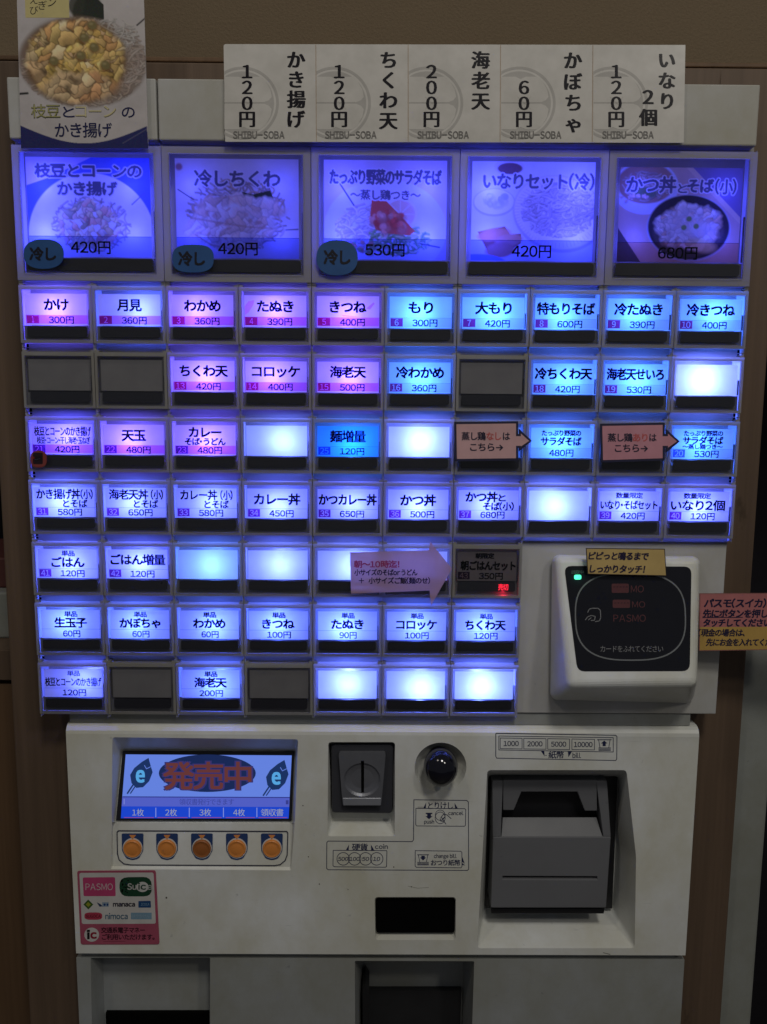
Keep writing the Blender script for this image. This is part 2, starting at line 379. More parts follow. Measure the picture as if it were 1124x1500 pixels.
# ------------------------------------------------------------------ printed food photographs (drawn as dot grids)
class Canvas:
    def __init__(s, w, h, col, ss=2):
        s.w, s.h, s.ss = w, h, ss; s.a = np.zeros((h * ss, w * ss, 3)) + np.array(col); s.Y, s.X = np.mgrid[0:h * ss, 0:w * ss] / ss
    def _blend(s, sl, m, col, alpha): s.a[sl] += (np.array(col) - s.a[sl]) * (m * alpha)[..., None]
    def _sl(s, x0, y0, x1, y1):
        k = s.ss; return (slice(max(0, int(y0 * k)), max(0, min(s.h * k, int(y1 * k) + 1))), slice(max(0, int(x0 * k)), max(0, min(s.w * k, int(x1 * k) + 1))))
    def ell(s, cx, cy, rx, ry, col, rot=0, alpha=1, soft=0.12):
        R_ = max(rx, ry) * 1.25; sl = s._sl(cx - R_, cy - R_, cx + R_, cy + R_); X, Y = s.X[sl] - cx, s.Y[sl] - cy
        c, q = math.cos(rot), math.sin(rot); d = np.hypot((X * c + Y * q) / rx, (-X * q + Y * c) / ry); s._blend(sl, np.clip((1 - d) / soft + 0.5, 0, 1), col, alpha)
    def poly(s, pts, col, alpha=1):
        xs, ys = [p[0] for p in pts], [p[1] for p in pts]; sl = s._sl(min(xs), min(ys), max(xs), max(ys)); X, Y = s.X[sl], s.Y[sl]; ins = np.zeros(X.shape, bool); n = len(pts)
        for i in range(n):
            (x0, y0), (x1, y1) = pts[i], pts[(i + 1) % n]
            if y0 != y1: ins ^= ((y0 > Y) != (y1 > Y)) & (X < (x1 - x0) * (Y - y0) / (y1 - y0) + x0)
        s._blend(sl, ins.astype(float), col, alpha)
    def line(s, pts, w, col, alpha=1):
        xs, ys = [p[0] for p in pts], [p[1] for p in pts]; sl = s._sl(min(xs) - w, min(ys) - w, max(xs) + w, max(ys) + w); X, Y = s.X[sl], s.Y[sl]
        if X.size == 0: return
        d = np.full(X.shape, 1e9)
        for (x0, y0), (x1, y1) in zip(pts[:-1], pts[1:]):
            dx, dy = x1 - x0, y1 - y0; t = np.clip(((X - x0) * dx + (Y - y0) * dy) / (dx * dx + dy * dy + 1e-9), 0, 1); d = np.minimum(d, np.hypot(X - x0 - t * dx, Y - y0 - t * dy))
        s._blend(sl, np.clip(w / 2 - d + 0.5, 0, 1), col, alpha)
    def noodles(s, cx, cy, rx, ry, n, cols, w=1.6):
        for _ in range(n):
            a, r = random.uniform(0, 6.28), math.sqrt(random.random()); x, y = cx + rx * r * math.cos(a), cy + ry * r * math.sin(a); h = random.uniform(0, 6.28); k = random.uniform(-0.35, 0.35); pts = [(x, y)]
            for _ in range(11):
                h += k; x += 2.6 * math.cos(h); y += 2.6 * math.sin(h) * 0.7
                if ((x - cx) / rx) ** 2 + ((y - cy) / ry) ** 2 > 1.05: break
                pts.append((x, y))
            if len(pts) > 2:
                c = np.array(random.choice(cols)); s.line([(p[0] + 0.4, p[1] + 0.9) for p in pts], w, c * 0.35, 0.7); s.line(pts, w, c * random.uniform(0.85, 1.1))
    def crumbs(s, cx, cy, rx, ry, n, cols, r0, r1, shade=0.5):
        for i in range(n):
            a, r = random.uniform(0, 6.28), math.sqrt(random.random()); x, y = cx + rx * r * math.cos(a), cy + ry * r * math.sin(a); q = random.uniform(r0, r1); e = random.uniform(0.6, 1); t = random.uniform(0, 3)
            c = np.array(random.choice(cols)) * random.uniform(0.8, 1.15); s.ell(x + q * 0.25, y + q * 0.4, q * 1.1, q * e, c * shade, t, 0.6, 0.7)
            for _ in range(3): u, w_ = random.uniform(-0.5, 0.5) * q, random.uniform(-0.4, 0.4) * q; s.ell(x + u, y + w_, q * random.uniform(0.45, 0.75), q * e * random.uniform(0.4, 0.7), np.clip(c * random.uniform(0.82, 1.2), 0, 1), t + random.uniform(-1, 1), 0.85, 0.45)
            s.ell(x - q * 0.2, y - q * 0.25, q * 0.35, q * e * 0.25, np.minimum(c * 1.25, 1), t, 0.5, 0.8)
    def chunks(s, cx, cy, rx, ry, n, cols, dark=0.25, edge=0.12, crev=2.6, light=0.5, alpha=1.0):
        """a heap of irregular fried pieces: every piece its own colour, crevices between"""
        m = max(rx, ry) * 1.15; sl = s._sl(cx - rx * 1.15, cy - ry * 1.15, cx + rx * 1.15, cy + ry * 1.15); X, Y = s.X[sl].copy(), s.Y[sl].copy(); X0, Y0 = X.copy(), Y.copy()
        for fr, am in ((0.11, 2.6), (0.27, 1.3), (0.6, 0.6)):
            p1, p2, p3, p4 = [random.uniform(0, 6.28) for _ in range(4)]
            X = X + am * np.sin(Y0 * fr * 1.3 + p1 + 0.7 * np.sin(X0 * fr + p2)); Y = Y + am * np.sin(X0 * fr * 1.2 + p3 + 0.7 * np.sin(Y0 * fr + p4))
        sd, cc = [], []
        for _ in range(n):
            a, r = random.uniform(0, 6.28), math.sqrt(random.random()) * 1.02; sd.append((cx + rx * r * math.cos(a), cy + ry * r * math.sin(a), random.uniform(0.75, 1.3))); cc.append(np.array(random.choice(cols)) * random.uniform(0.78, 1.18))
        D = np.stack([np.hypot(X - a, Y - b) * k for a, b, k in sd]); o = np.argsort(D, 0)[:2]; F1 = np.take_along_axis(D, o[:1], 0)[0]; F2 = np.take_along_axis(D, o[1:2], 0)[0]; idx = o[0]
        S0 = np.array(sd); C0 = np.array(cc)[idx]; sz = math.sqrt(rx * ry / n) * 1.6
        lit = 1 + light * np.clip(((S0[idx][..., 0] - X) * 0.5 + (S0[idx][..., 1] - Y) * 0.85) / sz, -0.8, 0.8)
        fine = 1 + 0.10 * np.sin(X0 * 1.7 + 2 * np.sin(Y0 * 0.9)) * np.sin(Y0 * 1.9 + X0 * 0.6)
        cv = dark + (1 - dark) * np.clip((F2 - F1) / crev, 0, 1); col = np.clip(C0 * (lit * cv * fine)[..., None], 0, 1)
        d = np.hypot((X - cx) / rx, (Y - cy) / ry); mk = np.clip((1 - d) / edge + 0.5, 0, 1) * alpha; s.a[sl] += (col - s.a[sl]) * mk[..., None]
    def text(s, t, cx, cy, em, w, col, grow=2, bold=0.03):
        v, f = glyphs(t, bold); x0, x1 = v[:, 0].min(), v[:, 0].max(); x = (v[:, 0] - (x0 + x1) / 2) * (w / (x1 - x0)) + cx; y = -(v[:, 1] - 0.37) * em + cy
        m = np.zeros(s.X.shape, bool)
        for q in f:
            p = [(x[i], y[i]) for i in q]; sl = s._sl(min(a[0] for a in p), min(a[1] for a in p), max(a[0] for a in p), max(a[1] for a in p)); X, Y = s.X[sl], s.Y[sl]
            if X.size == 0: continue
            sg = []
            for i in range(len(p)):
                (ax_, ay), (bx, by) = p[i], p[(i + 1) % len(p)]; sg.append((bx - ax_) * (Y - ay) - (by - ay) * (X - ax_))
            sg = np.array(sg); m[sl] |= (sg >= -1e-6).all(0) | (sg <= 1e-6).all(0)
        g = int(grow * s.ss); acc = m.copy()
        for dx in range(-g, g + 1):
            for dy in range(-g, g + 1):
                if dx * dx + dy * dy <= g * g: acc |= np.roll(np.roll(m, dx, 1), dy, 0)
        s.a += (np.array(col) - s.a) * (acc * 0.85)[..., None]
    def out(s):
        k = s.ss; a = s.a.reshape(s.h, k, s.w, k, 3).mean((1, 3)); return np.clip(a + RNG.normal(0, 0.006, a.shape), 0.004, 1)
    def grid(s, pr, x0, y0, x1, y1, L=0, mat=0):
        """lay the picture into the print pr over the rectangle x0..y1"""
        a = s.out(); h, w = a.shape[:2]; b = len(pr.v)
        for j in range(h):
            for i in range(w): pr.v.append(tuple(pr.fn(x0 + (x1 - x0) * i / (w - 1), y0 + (y1 - y0) * j / (h - 1), L * pr.STEP)))
        for j in range(h - 1):
            for i in range(w - 1):
                pr.f.append((b + j * w + i, b + (j + 1) * w + i, b + (j + 1) * w + i + 1, b + j * w + i + 1)); pr.c.append(np.array([a[j, i], a[j + 1, i], a[j + 1, i + 1], a[j, i + 1]])); pr.m.append(mat)

# ================================================================== the setting
ROWP, CELLW, CELLH = 0.0533, 0.060, 0.0462
def rowz(r): return Z0 - r * ROWP      # top edge of button row r
floor = MB(); floor.box(-4, 4, -4, 3, -0.05, 0.0)
tag(obj('floor', floor, MAT['floor']), kind='structure')
w = MB(); w.box(-2.0, 2.0, 0.10, 0.2, P(562, 88, 0.10)[2], 2.9)
tag(obj('wall', w, MAT['wall']), kind='structure')
def zat(px, py, y=0.0): return P(px, py, y)[2]
w = MB(); zw = zat(562, 94, 0.034); w.box(-0.3395, -0.2812, 0.034, 0.09, 0, zw); w.box(0.2792, 0.3345, 0.034, 0.09, 0, zw); w.box(-0.2812, 0.2792, 0.034, 0.09, zat(562, 150, 0.034), zw)
tag(obj('wood_panel', w, MAT['wood'], bevel=0.0015), kind='structure')
w = MB(); w.box(-1.2, 1.2, 0.05, 0.0995, zat(562, 93.5, 0.05), zat(562, 86, 0.05))
tag(obj('groove_strip', w, MAT['woodd'], bevel=0.001), kind='structure')  # dark wood strip set along the groove between wall and panel
w = MB(); w.box(-4, 4, 0.75, 0.8, 0, 2.6)
tag(obj('back_wall', w, MAT['shade']), kind='structure')
w = MB(); w.box(-0.7, -0.336, 0.0495, 0.12, zat(10, 79, 0.055), zat(10, 69, 0.055))
tag(obj('wall_ledge', w, MAT['white'], bevel=0.001), 'narrow white ledge on the brown wall left of the noodle poster', 'ledge')
cab = empty('side_cabinet', (-0.52, 0.10, 0)); tag(cab, 'low brown wooden cabinet left of the ticket machine', 'cabinet')
zc = zat(5, 952, 0.10); zs = zat(5, 1001, 0.10)
m = MB(); m.box(-0.80, -0.345, 0.10, 0.5, zs + 0.003, zc); obj('cabinet_top', m, MAT['wood'], cab, bevel=0.001)
m = MB(); m.box(-0.80, -0.345, 0.105, 0.5, 0.0, zs - 0.002); obj('cabinet_door', m, MAT['woodd'], cab, bevel=0.001)
m = MB(); m.box(-0.55, -0.366, 0.14, 0.3, zc, zat(5, 868, 0.14)); tag(obj('storage_box', m, MAT['post'], bevel=0.002), 'grey box standing on the side cabinet at the left edge', 'box')
m = MB(); m.box(-0.55, -0.372, 0.16, 0.28, zat(5, 868, 0.14), zat(5, 817, 0.16)); tag(obj('red_box', m, simple('faded_red', (0.09, 0.025, 0.02), 0.6), bevel=0.002), 'small dull red box on top of the grey box', 'box')
m = MB(); m.box(0.3355, 0.3700, 0.045, 0.10, 0, zat(1105, 912, 0.045)); tag(obj('door_post', m, MAT['post'], bevel=0.003), 'grey painted post right of the wooden panel', 'post')

# ================================================================== the ticket machine
YP, YD = 0.004, 0.008
machine = empty('ticket_machine', (0, 0.2, 0))
tag(machine, 'white food ticket vending machine with rows of blue backlit menu buttons', 'vending machine')
zbig = zat(562, 217.3); zsub = rowz(6) - CELLH; HBIG = 0.1052
ztop = zat(562, 118, -0.003); zpb = zat(562, 208.5, -0.003)
m = MB(); m.box(-0.2994, 0.2994, 0.0232, 0.0335, zsub, ztop - 0.004)
def strip_box(x0, x1, z0, z1): m.add([(x0, 0.0076, z0), (x1, 0.0076, z0), (x1, 0.0076, z1), (x0, 0.0076, z1)], [(0, 1, 2, 3)])
strip_box(-0.2995, 0.2995, zbig + 0.0003, zpb + 0.002); strip_box(-0.2965, 0.2965, rowz(0) + 0.0002, zbig - HBIG - 0.0002)
for r in range(6): strip_box(-0.2965, 0.2965 if r < 3 else (0.2985 if r == 3 else 0.1196), rowz(r + 1) + 0.0002, rowz(r) - CELLH - 0.0002)
for r in range(-1, 6):
    z1, z0_ = (zbig - HBIG, rowz(0)) if r < 0 else (rowz(r) - CELLH, rowz(r + 1))
    m.box(-0.2993, -0.2966, 0.0095, 0.0106, z0_ + 0.0003, z1 - 0.0003, 1)  # black filler paints the shaded notch at each row end
    if r < 3: m.box(0.2966, 0.2993, 0.0095, 0.0106, z0_ + 0.0003, z1 - 0.0003, 1)
obj('button_panel', m, [MAT['gapm'], MAT['hole']], machine)
m = MB(); zl = zat(562, 1403, 0.02); m.box(-0.278, 0.277, 0.0915, 0.40, 0.0, zsub - 0.002); m.box(-0.2775, 0.2765, 0.0095, 0.0915, zat(562, 1064.5, YP) + 0.0003, zsub - 0.0008); m.box(-0.277, 0.276, 0.0115, 0.0915, zat(562, 1404.5, YD) + 0.0003, zat(562, 1398, YP) - 0.0003)
obj('cabinet', m, MAT['door'], machine)
xs = P(230.5, 160, -0.003)[0]
m = MB(); m.box(P(9.3, 113, -0.003)[0], xs - 0.0006, -0.003, 0.0118, zpb, ztop); m.box(xs + 0.0006, P(1114.5, 124, -0.003)[0], -0.003, 0.0118, zpb, ztop)
obj('top_panel', m, MAT['topw'], machine, bevel=0.0012)

# ---- menu buttons
MM = 0.001
def cell_meshes(W, H, hole, bar, split, depth, big):
    """shared meshes of one kind of button, local: x right, y depth, z down from the cell's top-left corner"""
    def loc(x, v, y): return (x * MM, y * MM, -v * MM)
    g = 0.3; l, t, r, b = hole
    f = MB()
    out = [(g, 0), (W - g, 0), (W - g, H), (g, H)]; inn = [(l, t), (r, t), (r, b), (l, b)]
    def ring(pts, y): return [loc(x, v, y) for x, v in pts]
    f.loft([ring(out, 7.4), ring(out, 0), ring(inn, 0), ring(inn, 1.8)], 0, (False, False))
    f.box(l * MM - 5e-4, r * MM + 5e-4, 0.0042, 0.0054, -b * MM - 5e-4, -split * MM, 2)
    ov = 3.3 if not big else 1.4
    for x0, x1 in ((0.32, 0.62), (W - 0.62, W - 0.32)): f.box(x0 * MM, x1 * MM, 0.0016, 0.0231, -(H + ov) * MM, ov * MM, 1)
    for v0 in (-ov, H + ov): f.box(0.32 * MM, (W - 0.32) * MM, 0.0082, 0.0231, -(v0 + 0.1) * MM, -(v0 - 0.1) * MM, 1)
    for x0, x1 in ((0.5, 3.6), (W - 3.6, W - 0.5)):
        if big: f.box(x0 * MM, x1 * MM, 0.001, 0.0072, -(H + 1.6) * MM, -(H + 0.02) * MM)
        else: f.box(x0 * MM, x1 * MM, 0.0012, 0.0072, 0.02 * MM, 1.7 * MM)
    ch = MB(); ch.add([loc(l, t, depth), loc(r, t, depth), loc(r, b, depth), loc(l, b, depth)], [(0, 1, 2, 3)])
    d = MB(); n = 10
    x0, v0, x1, v1 = bar
    pts = rr(x0, v0, x1, v1, 1.6 if not big else 2.0, 3)
    d.loft([[loc(x, v, 3.9) for x, v in pts], [loc(x, v, 1.6) for x, v in pts]], 0)
    d.box((r - 1.35) * MM, (r - 0.55) * MM, 0.0012, 0.003, -(split - 0.5) * MM, -(t + (split - t) * 0.55) * MM)
    c = MB(); e = 0.25; q = 1.3 if not big else 1.6
    o1 = [(l + e, t + e), (r - e, t + e), (r - e, b - e), (l + e, b - e)]; o2 = [(l + e + 0.1, t + e + 0.1), (r - e - 0.1, t + e + 0.1), (r - e - 0.1, b - e - 0.1), (l + e + 0.1, b - e - 0.1)]; o3 = [(l + q, t + q), (r - q, t + q), (r - q - 0.3, b - q), (l + q + 0.3, b - q)]
    fr = -2.4 if not big else -3.0
    c.loft([ring(o1, 2.0), ring(o2, fr + 0.9), ring(o3, fr)], 1, (False, False)); c.add(ring(o3, fr), [(0, 1, 2, 3)], mat=0)
    return f, ch, d, c
def build_proto(W, H, hole, bar, split, depth, big):
    f, ch, d, c = cell_meshes(W, H, hole, bar, split, depth, big)
    pass
    fm = f.mesh('menu_button', [MAT['frame'], MAT['inner'], MAT['frameo']], (0, 0, 0)); dm = d.mesh('bottom_bar', [MAT['dark']], (0, 0, 0)); cm = c.mesh('clear_cover', [MAT['clear'], MAT['frosted']], (0, 0, 0))
    import bmesh
    for me in (fm, dm, cm):
        bm = bmesh.new(); bm.from_mesh(me); bmesh.ops.remove_doubles(bm, verts=bm.verts, dist=1e-6); bmesh.ops.recalc_face_normals(bm, faces=bm.faces); bm.to_mesh(me); bm.free()
    return fm, dm, cm
SMALL = build_proto(60, 46.2, (2.5, 3.2, 57.5, 44.0), (5.2, 32.6, 54.8, 41.0), 31.9, 20.0, False)
LARGE = build_proto(120, 105.2, (6.2, 5.2, 113.6, 99.8), (8.6, 87.6, 111.4, 97.0), 86.6, 22.0, True)
def put_mesh(name, me, loc, parent, bev=0.0, pworld=None):
    o = bpy.data.objects.new(name, me); COL.objects.link(o); o.parent = parent; o.location = Vector(loc) - Vector(pworld)
    ORIGIN[o.name] = np.array(loc, float)
    if bev:
        mod = o.modifiers.new('bevel', 'BEVEL'); mod.width = bev; mod.segments = 2; mod.limit_method = 'ANGLE'; mod.angle_limit = math.radians(50)
    return o
def led(parent, loc, pw, color, pworld, r=0.0035):
    l = bpy.data.lights.new('button_lamp', 'POINT'); l.energy = pw; l.color = color; l.shadow_soft_size = r
    o = bpy.data.objects.new('button_lamp', l); COL.objects.link(o); o.parent = parent; o.location = Vector(loc) - Vector(pworld)
INK = (0.018, 0.015, 0.13)
BLUE = (0.16, 0.24, 1.0); PALE = (0.24, 0.33, 1.0)
PW = 0.125
def card_map(x0, z0, y=0.0022): return lambda x, v, lift: np.array([x0 + x * MM, y - lift, z0 - v * MM])
def small_button(col, row, spec, label):
    x0, z0 = -0.3 + col * CELLW, rowz(row); root = (x0, 0, z0)
    b = put_mesh('menu_button', SMALL[0], root, machine, 0.0005, tuple(ORIGIN['ticket_machine'])); b['label'] = label
    put_mesh('bottom_bar', SMALL[1], root, b, 0, root); put_mesh('clear_cover', SMALL[2], root, b, 0, root)
    kind = spec['kind']
    base = {'W': (0.92, 0.80, 0.92), 'C': (0.62, 0.92, 1.0), 'P': (0.86, 0.87, 0.98), 'B': (0.9, 0.95, 1.0), 'off': (0.40, 0.39, 0.395), 'deep': (0.10, 0.52, 0.95), 'dim': (0.27, 0.235, 0.25)}[kind]
    pr = Print(card_map(x0, z0)); pr.rect(4.4, 6.2, 55.6, 31.6, base, 0, 0)
    if kind == 'off': pr.rect(3.2, 5.0, 56.8, 31.7, (0.16, 0.155, 0.165), -6, 0)
    ink = INK
    if kind in ('W', 'C', 'P', 'deep', 'dim') and spec.get('price'):
        if kind == 'W': pr.rect(4.4, 23.4, 55.6, 30.4, (0.92, 0.42, 0.86), 1, 1)
        elif kind != 'dim': pr.rect(4.4, 23.2, 55.6, 23.5, (0.45, 0.55, 0.75), 1, 1)
        if kind == 'C': pr.rect(4.4, 23.6, 55.6, 30.6, (0.92, 0.86, 0.95), 1, 1)
        n = spec.get('num'); pt = spec['price']
        pr.text(pt, 33.6 if n else 30.5, 27.3, 6.8, 5.7 * len(pt) - 2.4, ink, 3, 0.028, mat=1)
        if n:
            bc = spec.get('box', (0.66, 0.07, 0.23)); vv, ff = boxed_glyphs(n, 10.2, 6.6, 6.6, 3.0 if len(n) == 1 and n != '1' else (1.6 if n == '1' else 7.0))
            pr.put([(10.2 + a, 27.0 - c) for a, c in vv], [q[::-1] for q in ff], bc, 2, 1)
            pr.rect(5.1, 23.7, 15.3, 30.3, (1.0, 0.86, 0.92), 3, 1)
    for (t, cx, cyy, em, wd) in spec.get('lines', ()):
        pr.text(t, cx, cyy, em, wd, ink, 4, spec.get('bold', 0.042), mat=1)
    for (pts, c) in spec.get('stains', ()): pr.poly(pts, c, 5, 1)
    org = base_of(pr); me = pr.mesh('menu_card', [MAT['card'], MAT['film']], org)
    put_mesh('menu_card', me, org, b, 0, root)
    if kind not in ('off', 'dim') and spec.get('lit', 1) > 0:
        jx, jz = spec.get('at', (random.uniform(-4, 5), random.uniform(-1, 2.5)))
        tint = {'W': (0.125, 0.09, 1.0), 'C': (0.05, 0.165, 1.0), 'P': (0.085, 0.125, 1.0), 'B': (0.115, 0.175, 1.0), 'deep': (0.04, 0.18, 1.0)}[kind]
        led(b, (x0 + (30 + jx) * MM, 0.0176 if kind == 'B' else 0.0148, z0 - (19.5 + jz) * MM), PW * (0.88 if kind == 'B' else 1.05) * spec.get('lit', 1) * random.uniform(0.85, 1.15), spec.get('tint', tint), root)
    return b
one = lambda t, em=10.4, v=15.0, w=None: [(t, 30.0, v, em, w or min(47.5, 9.9 * len(t)))]
RB = (0.38, 0.08, 0.46); R3 = (0.26, 0.10, 0.5)
tan = lambda t, w, em=9.6, v=17.6: [('単品', 30.5, 9.9, 5.2, 11.0), (t, 30.0, v, em, w)]
S = {}
for i, (t, p) in enumerate((('かけ', '300円'), ('月見', '360円'), ('わかめ', '360円'), ('たぬき', '390円'), ('きつね', '400円'), ('もり', '300円'), ('大もり', '420円'), ('特もりそば', '600円'), ('冷たぬき', '390円'), ('冷きつね', '400円'))):
    S[(i, 0)] = dict(kind='W' if i < 5 else 'C', lines=one(t), price=p, num=str(i + 1))
S[(1, 0)]['tint'] = (0.07, 0.12, 1.0); S[(1, 0)]['at'] = (9, 0)
S[(3, 0)]['stains'] = [([(5.0, 15), (8, 11), (13, 10), (12, 14), (8, 20), (5, 22)], (1, 0.62, 0.9))]
S[(4, 0)]['stains'] = [([(45, 16), (51, 11), (52, 12), (48, 17)], (0.9, 0.55, 0.95)), ([(24, 21.2), (33, 22.2), (40, 22.8), (33, 23), (26, 22.4)], (1, 0.6, 0.85))]
for i in range(10): S[(i, 1)] = dict(kind='off')
for i, t, p, n, k in ((2, 'ちくわ天', '420円', '13', 'W'), (3, 'コロッケ', '400円', '14', 'W'), (4, '海老天', '500円', '15', 'W'), (5, '冷わかめ', '360円', '16', 'C'), (7, '冷ちくわ天', '420円', '18', 'C'), (8, '海老天せいろ', '530円', '19', 'C')):
    S[(i, 1)] = dict(kind=k, lines=one(t, 10.2, 14.6), price=p, num=n)
S[(9, 1)] = dict(kind='B', lit=2.0, at=(-3, -1))
S[(0, 2)] = dict(kind='W', lines=[('枝豆とコーンのかき揚げ', 30.5, 12.2, 8.4, 47.5), ('枝豆・コーン・干し海老・玉ねぎ', 31, 19.8, 6.4, 44.5)], price='420円', num='21', box=R3, bold=0.022, at=(5, -2), tint=(0.085, 0.08, 1.0))
S[(1, 2)] = dict(kind='W', lines=one('天玉', 10.4, 15.2), price='480円', num='22', box=R3)
S[(2, 2)] = dict(kind='W', lines=[('カレー', 30, 12.2, 9.6, 27), ('そば・うどん', 30, 20.0, 6.6, 34)], price='480円', num='23', box=R3)
S[(3, 2)] = dict(kind='B', lit=1.25, at=(6, 0)); S[(5, 2)] = dict(kind='B', lit=1.9, at=(1, -1))
S[(4, 2)] = dict(kind='deep', lines=one('麺増量', 10.4, 14.8), price='120円', num='25', box=(0.25, 0.2, 0.75), lit=0.9)
S[(6, 2)] = dict(kind='C', lit=0.35); S[(8, 2)] = dict(kind='C', lit=0.35)
S[(7, 2)] = dict(kind='C', lines=[('たっぷり野菜の', 30, 10.6, 5.2, 33), ('サラダそば', 30, 17.6, 7.6, 34)], price='480円')
S[(9, 2)] = dict(kind='C', lines=[('たっぷり野菜の', 30, 10.0, 5.0, 33), ('サラダそば', 30, 16.0, 7.0, 34), ('～蒸し鶏つき～', 30, 21.2, 4.4, 34)], price='530円', num='20', box=(0.2, 0.24, 0.8))
S[(0, 3)] = dict(kind='P', lines=[('かき揚げ丼', 24.5, 12.0, 9.4, 37), ('(小)', 48.5, 12.0, 8.6, 10), ('とそば', 38.5, 20.0, 7.4, 20.5)], price='580円', num='31', box=RB, bold=0.03)
S[(1, 3)] = dict(kind='P', lines=[('海老天丼', 24.0, 12.0, 9.4, 33), ('(小)', 48.0, 12.0, 8.6, 10), ('とそば', 38.5, 20.0, 7.4, 20.5)], price='650円', num='32', box=RB, bold=0.03)
S[(2, 3)] = dict(kind='P', lines=[('カレー丼', 23.5, 12.0, 9.4, 31), ('(小)', 47.0, 12.0, 8.6, 10), ('とそば', 38.5, 20.0, 7.4, 20.5)], price='580円', num='33', box=RB, bold=0.03)
S[(3, 3)] = dict(kind='P', lines=one('カレー丼', 10.2, 15.2, 39), price='450円', num='34', box=RB)
S[(4, 3)] = dict(kind='P', lines=one('かつカレー丼', 10.2, 15.2, 49), price='650円', num='35', box=RB)
S[(5, 3)] = dict(kind='P', lines=one('かつ丼', 10.4, 15.2, 30), price='500円', num='36', box=RB)
S[(6, 3)] = dict(kind='P', lines=[('かつ丼', 24.0, 12.0, 9.4, 27), ('と', 41.5, 12.6, 7.0, 6), ('そば(小)', 38.5, 20.0, 7.4, 26)], price='680円', num='37', box=RB)
S[(7, 3)] = dict(kind='B', lit=1.5, at=(-4, 0))
S[(8, 3)] = dict(kind='P', lines=[('数量限定', 30, 9.8, 5.2, 23), ('いなり・そばセット', 30, 18.0, 8.2, 48.5)], price='420円', num='39', box=RB, bold=0.03)
S[(9, 3)] = dict(kind='P', lines=[('数量限定', 28, 9.8, 5.2, 23), ('いなり2個', 29, 18.0, 9.6, 46)], price='120円', num='40', box=RB, bold=0.034)
S[(0, 4)] = dict(kind='P', lines=tan('ごはん', 28), price='120円', num='41', box=RB)
S[(1, 4)] = dict(kind='P', lines=one('ごはん増量', 9.8, 15.0, 46.5), price='120円', num='42', box=RB)
S[(2, 4)] = dict(kind='B', lit=1.0, at=(3, 0), tint=(0.08, 0.19, 1.0)); S[(3, 4)] = dict(kind='B', lit=1.3, at=(2, -1)); S[(4, 4)] = dict(kind='B', lit=1.45, at=(4, 1)); S[(5, 4)] = dict(kind='B', lit=0.9)
S[(6, 4)] = dict(kind='dim', lines=[('朝限定', 28, 9.6, 5.0, 16), ('朝ごはんセット', 31, 18.2, 8.6, 47)], price='350円', num='43', box=(0.3, 0.25, 0.4))
for i, (t, p) in enumerate((('生玉子', '60円'), ('かぼちゃ', '60円'), ('わかめ', '60円'), ('きつね', '100円'), ('たぬき', '90円'), ('コロッケ', '100円'), ('ちくわ天', '120円'))):
    S[(i, 5)] = dict(kind='P', lines=tan(t, 9.2 * len(t) if len(t) < 4 else 35), price=p, tint=(0.075, 0.145, 1.0))
S[(0, 6)] = dict(kind='P', lines=tan('枝豆とコーンのかき揚げ', 49, 8.4), price='120円', bold=0.022, at=(9, -2), lit=0.8)
S[(1, 6)] = dict(kind='off'); S[(3, 6)] = dict(kind='off')
S[(2, 6)] = dict(kind='P', lines=tan('海老天', 28), price='200円', tint=(0.075, 0.145, 1.0))
for i, q in ((4, 1.5), (5, 1.7), (6, 2.1)): S[(i, 6)] = dict(kind='B', lit=q)
def describe(sp, c, r):
    ordi = ('first', 'second', 'third', 'fourth', 'fifth', 'sixth', 'seventh', 'eighth', 'ninth', 'tenth')
    big = [q[0] for q in sp.get('lines', ()) if q[0] not in ('単品', '数量限定', '朝限定')]
    if sp['kind'] == 'off': return 'dark unlit blank button'
    if sp['kind'] == 'B': return 'blank glowing white button'
    if not big: return 'button behind an arrow tag'
    return 'button lettered ' + big[0] + ' ' + sp.get('price', '')
for (c, r), sp in S.items():
    btn = small_button(c, r, sp, describe(sp, c, r))
    if sp['kind'] == 'dim':
        x0, z0 = -0.3 + c * CELLW, rowz(r)
        pr = Print(card_map(x0, z0, 0.0014)); pr.text('売切', 44.5, 36.9, 6.0, 8.5, (1.0, 0.02, 0.05), 0, 0.02)
        org = base_of(pr); put_mesh('sold_out_lamp', pr.mesh('sold_out_lamp', [MAT['led']], org), org, btn, 0, (x0, 0, z0))
        l = bpy.data.lights.new('button_lamp', 'POINT'); l.energy = 0.0022; l.color = (1, 0.02, 0.06); l.shadow_soft_size = 0.002
        o = bpy.data.objects.new('button_lamp', l); COL.objects.link(o); o.parent = btn; o.location = (44.5 * MM, 0.0004, -41.6 * MM)

# ---- the five large picture buttons
CW, CHT = 180, 142
WHITE = (0.86, 0.86, 0.9)
YEL = [(0.85, 0.55, 0.16), (0.9, 0.68, 0.3), (0.82, 0.45, 0.2), (0.92, 0.78, 0.5), (0.75, 0.4, 0.15)]
SOBA = [(0.55, 0.46, 0.42), (0.66, 0.58, 0.52), (0.45, 0.37, 0.34)]
def bowl_edamame(k, cx, cy, s, titled=True):
    k.noodles(cx, cy - 2 * s, 62 * s, 42 * s, int(170 * s), SOBA, 1.8 * s ** 0.5)
    k.chunks(cx - 4 * s, cy, 49 * s, 38 * s, 75, [(0.95, 0.78, 0.5), (0.96, 0.84, 0.62), (0.92, 0.66, 0.42), (0.97, 0.9, 0.75), (0.9, 0.55, 0.35), (0.96, 0.80, 0.40), (0.62, 0.60, 0.36)], 0.5, 0.12, 1.8, 0.35)
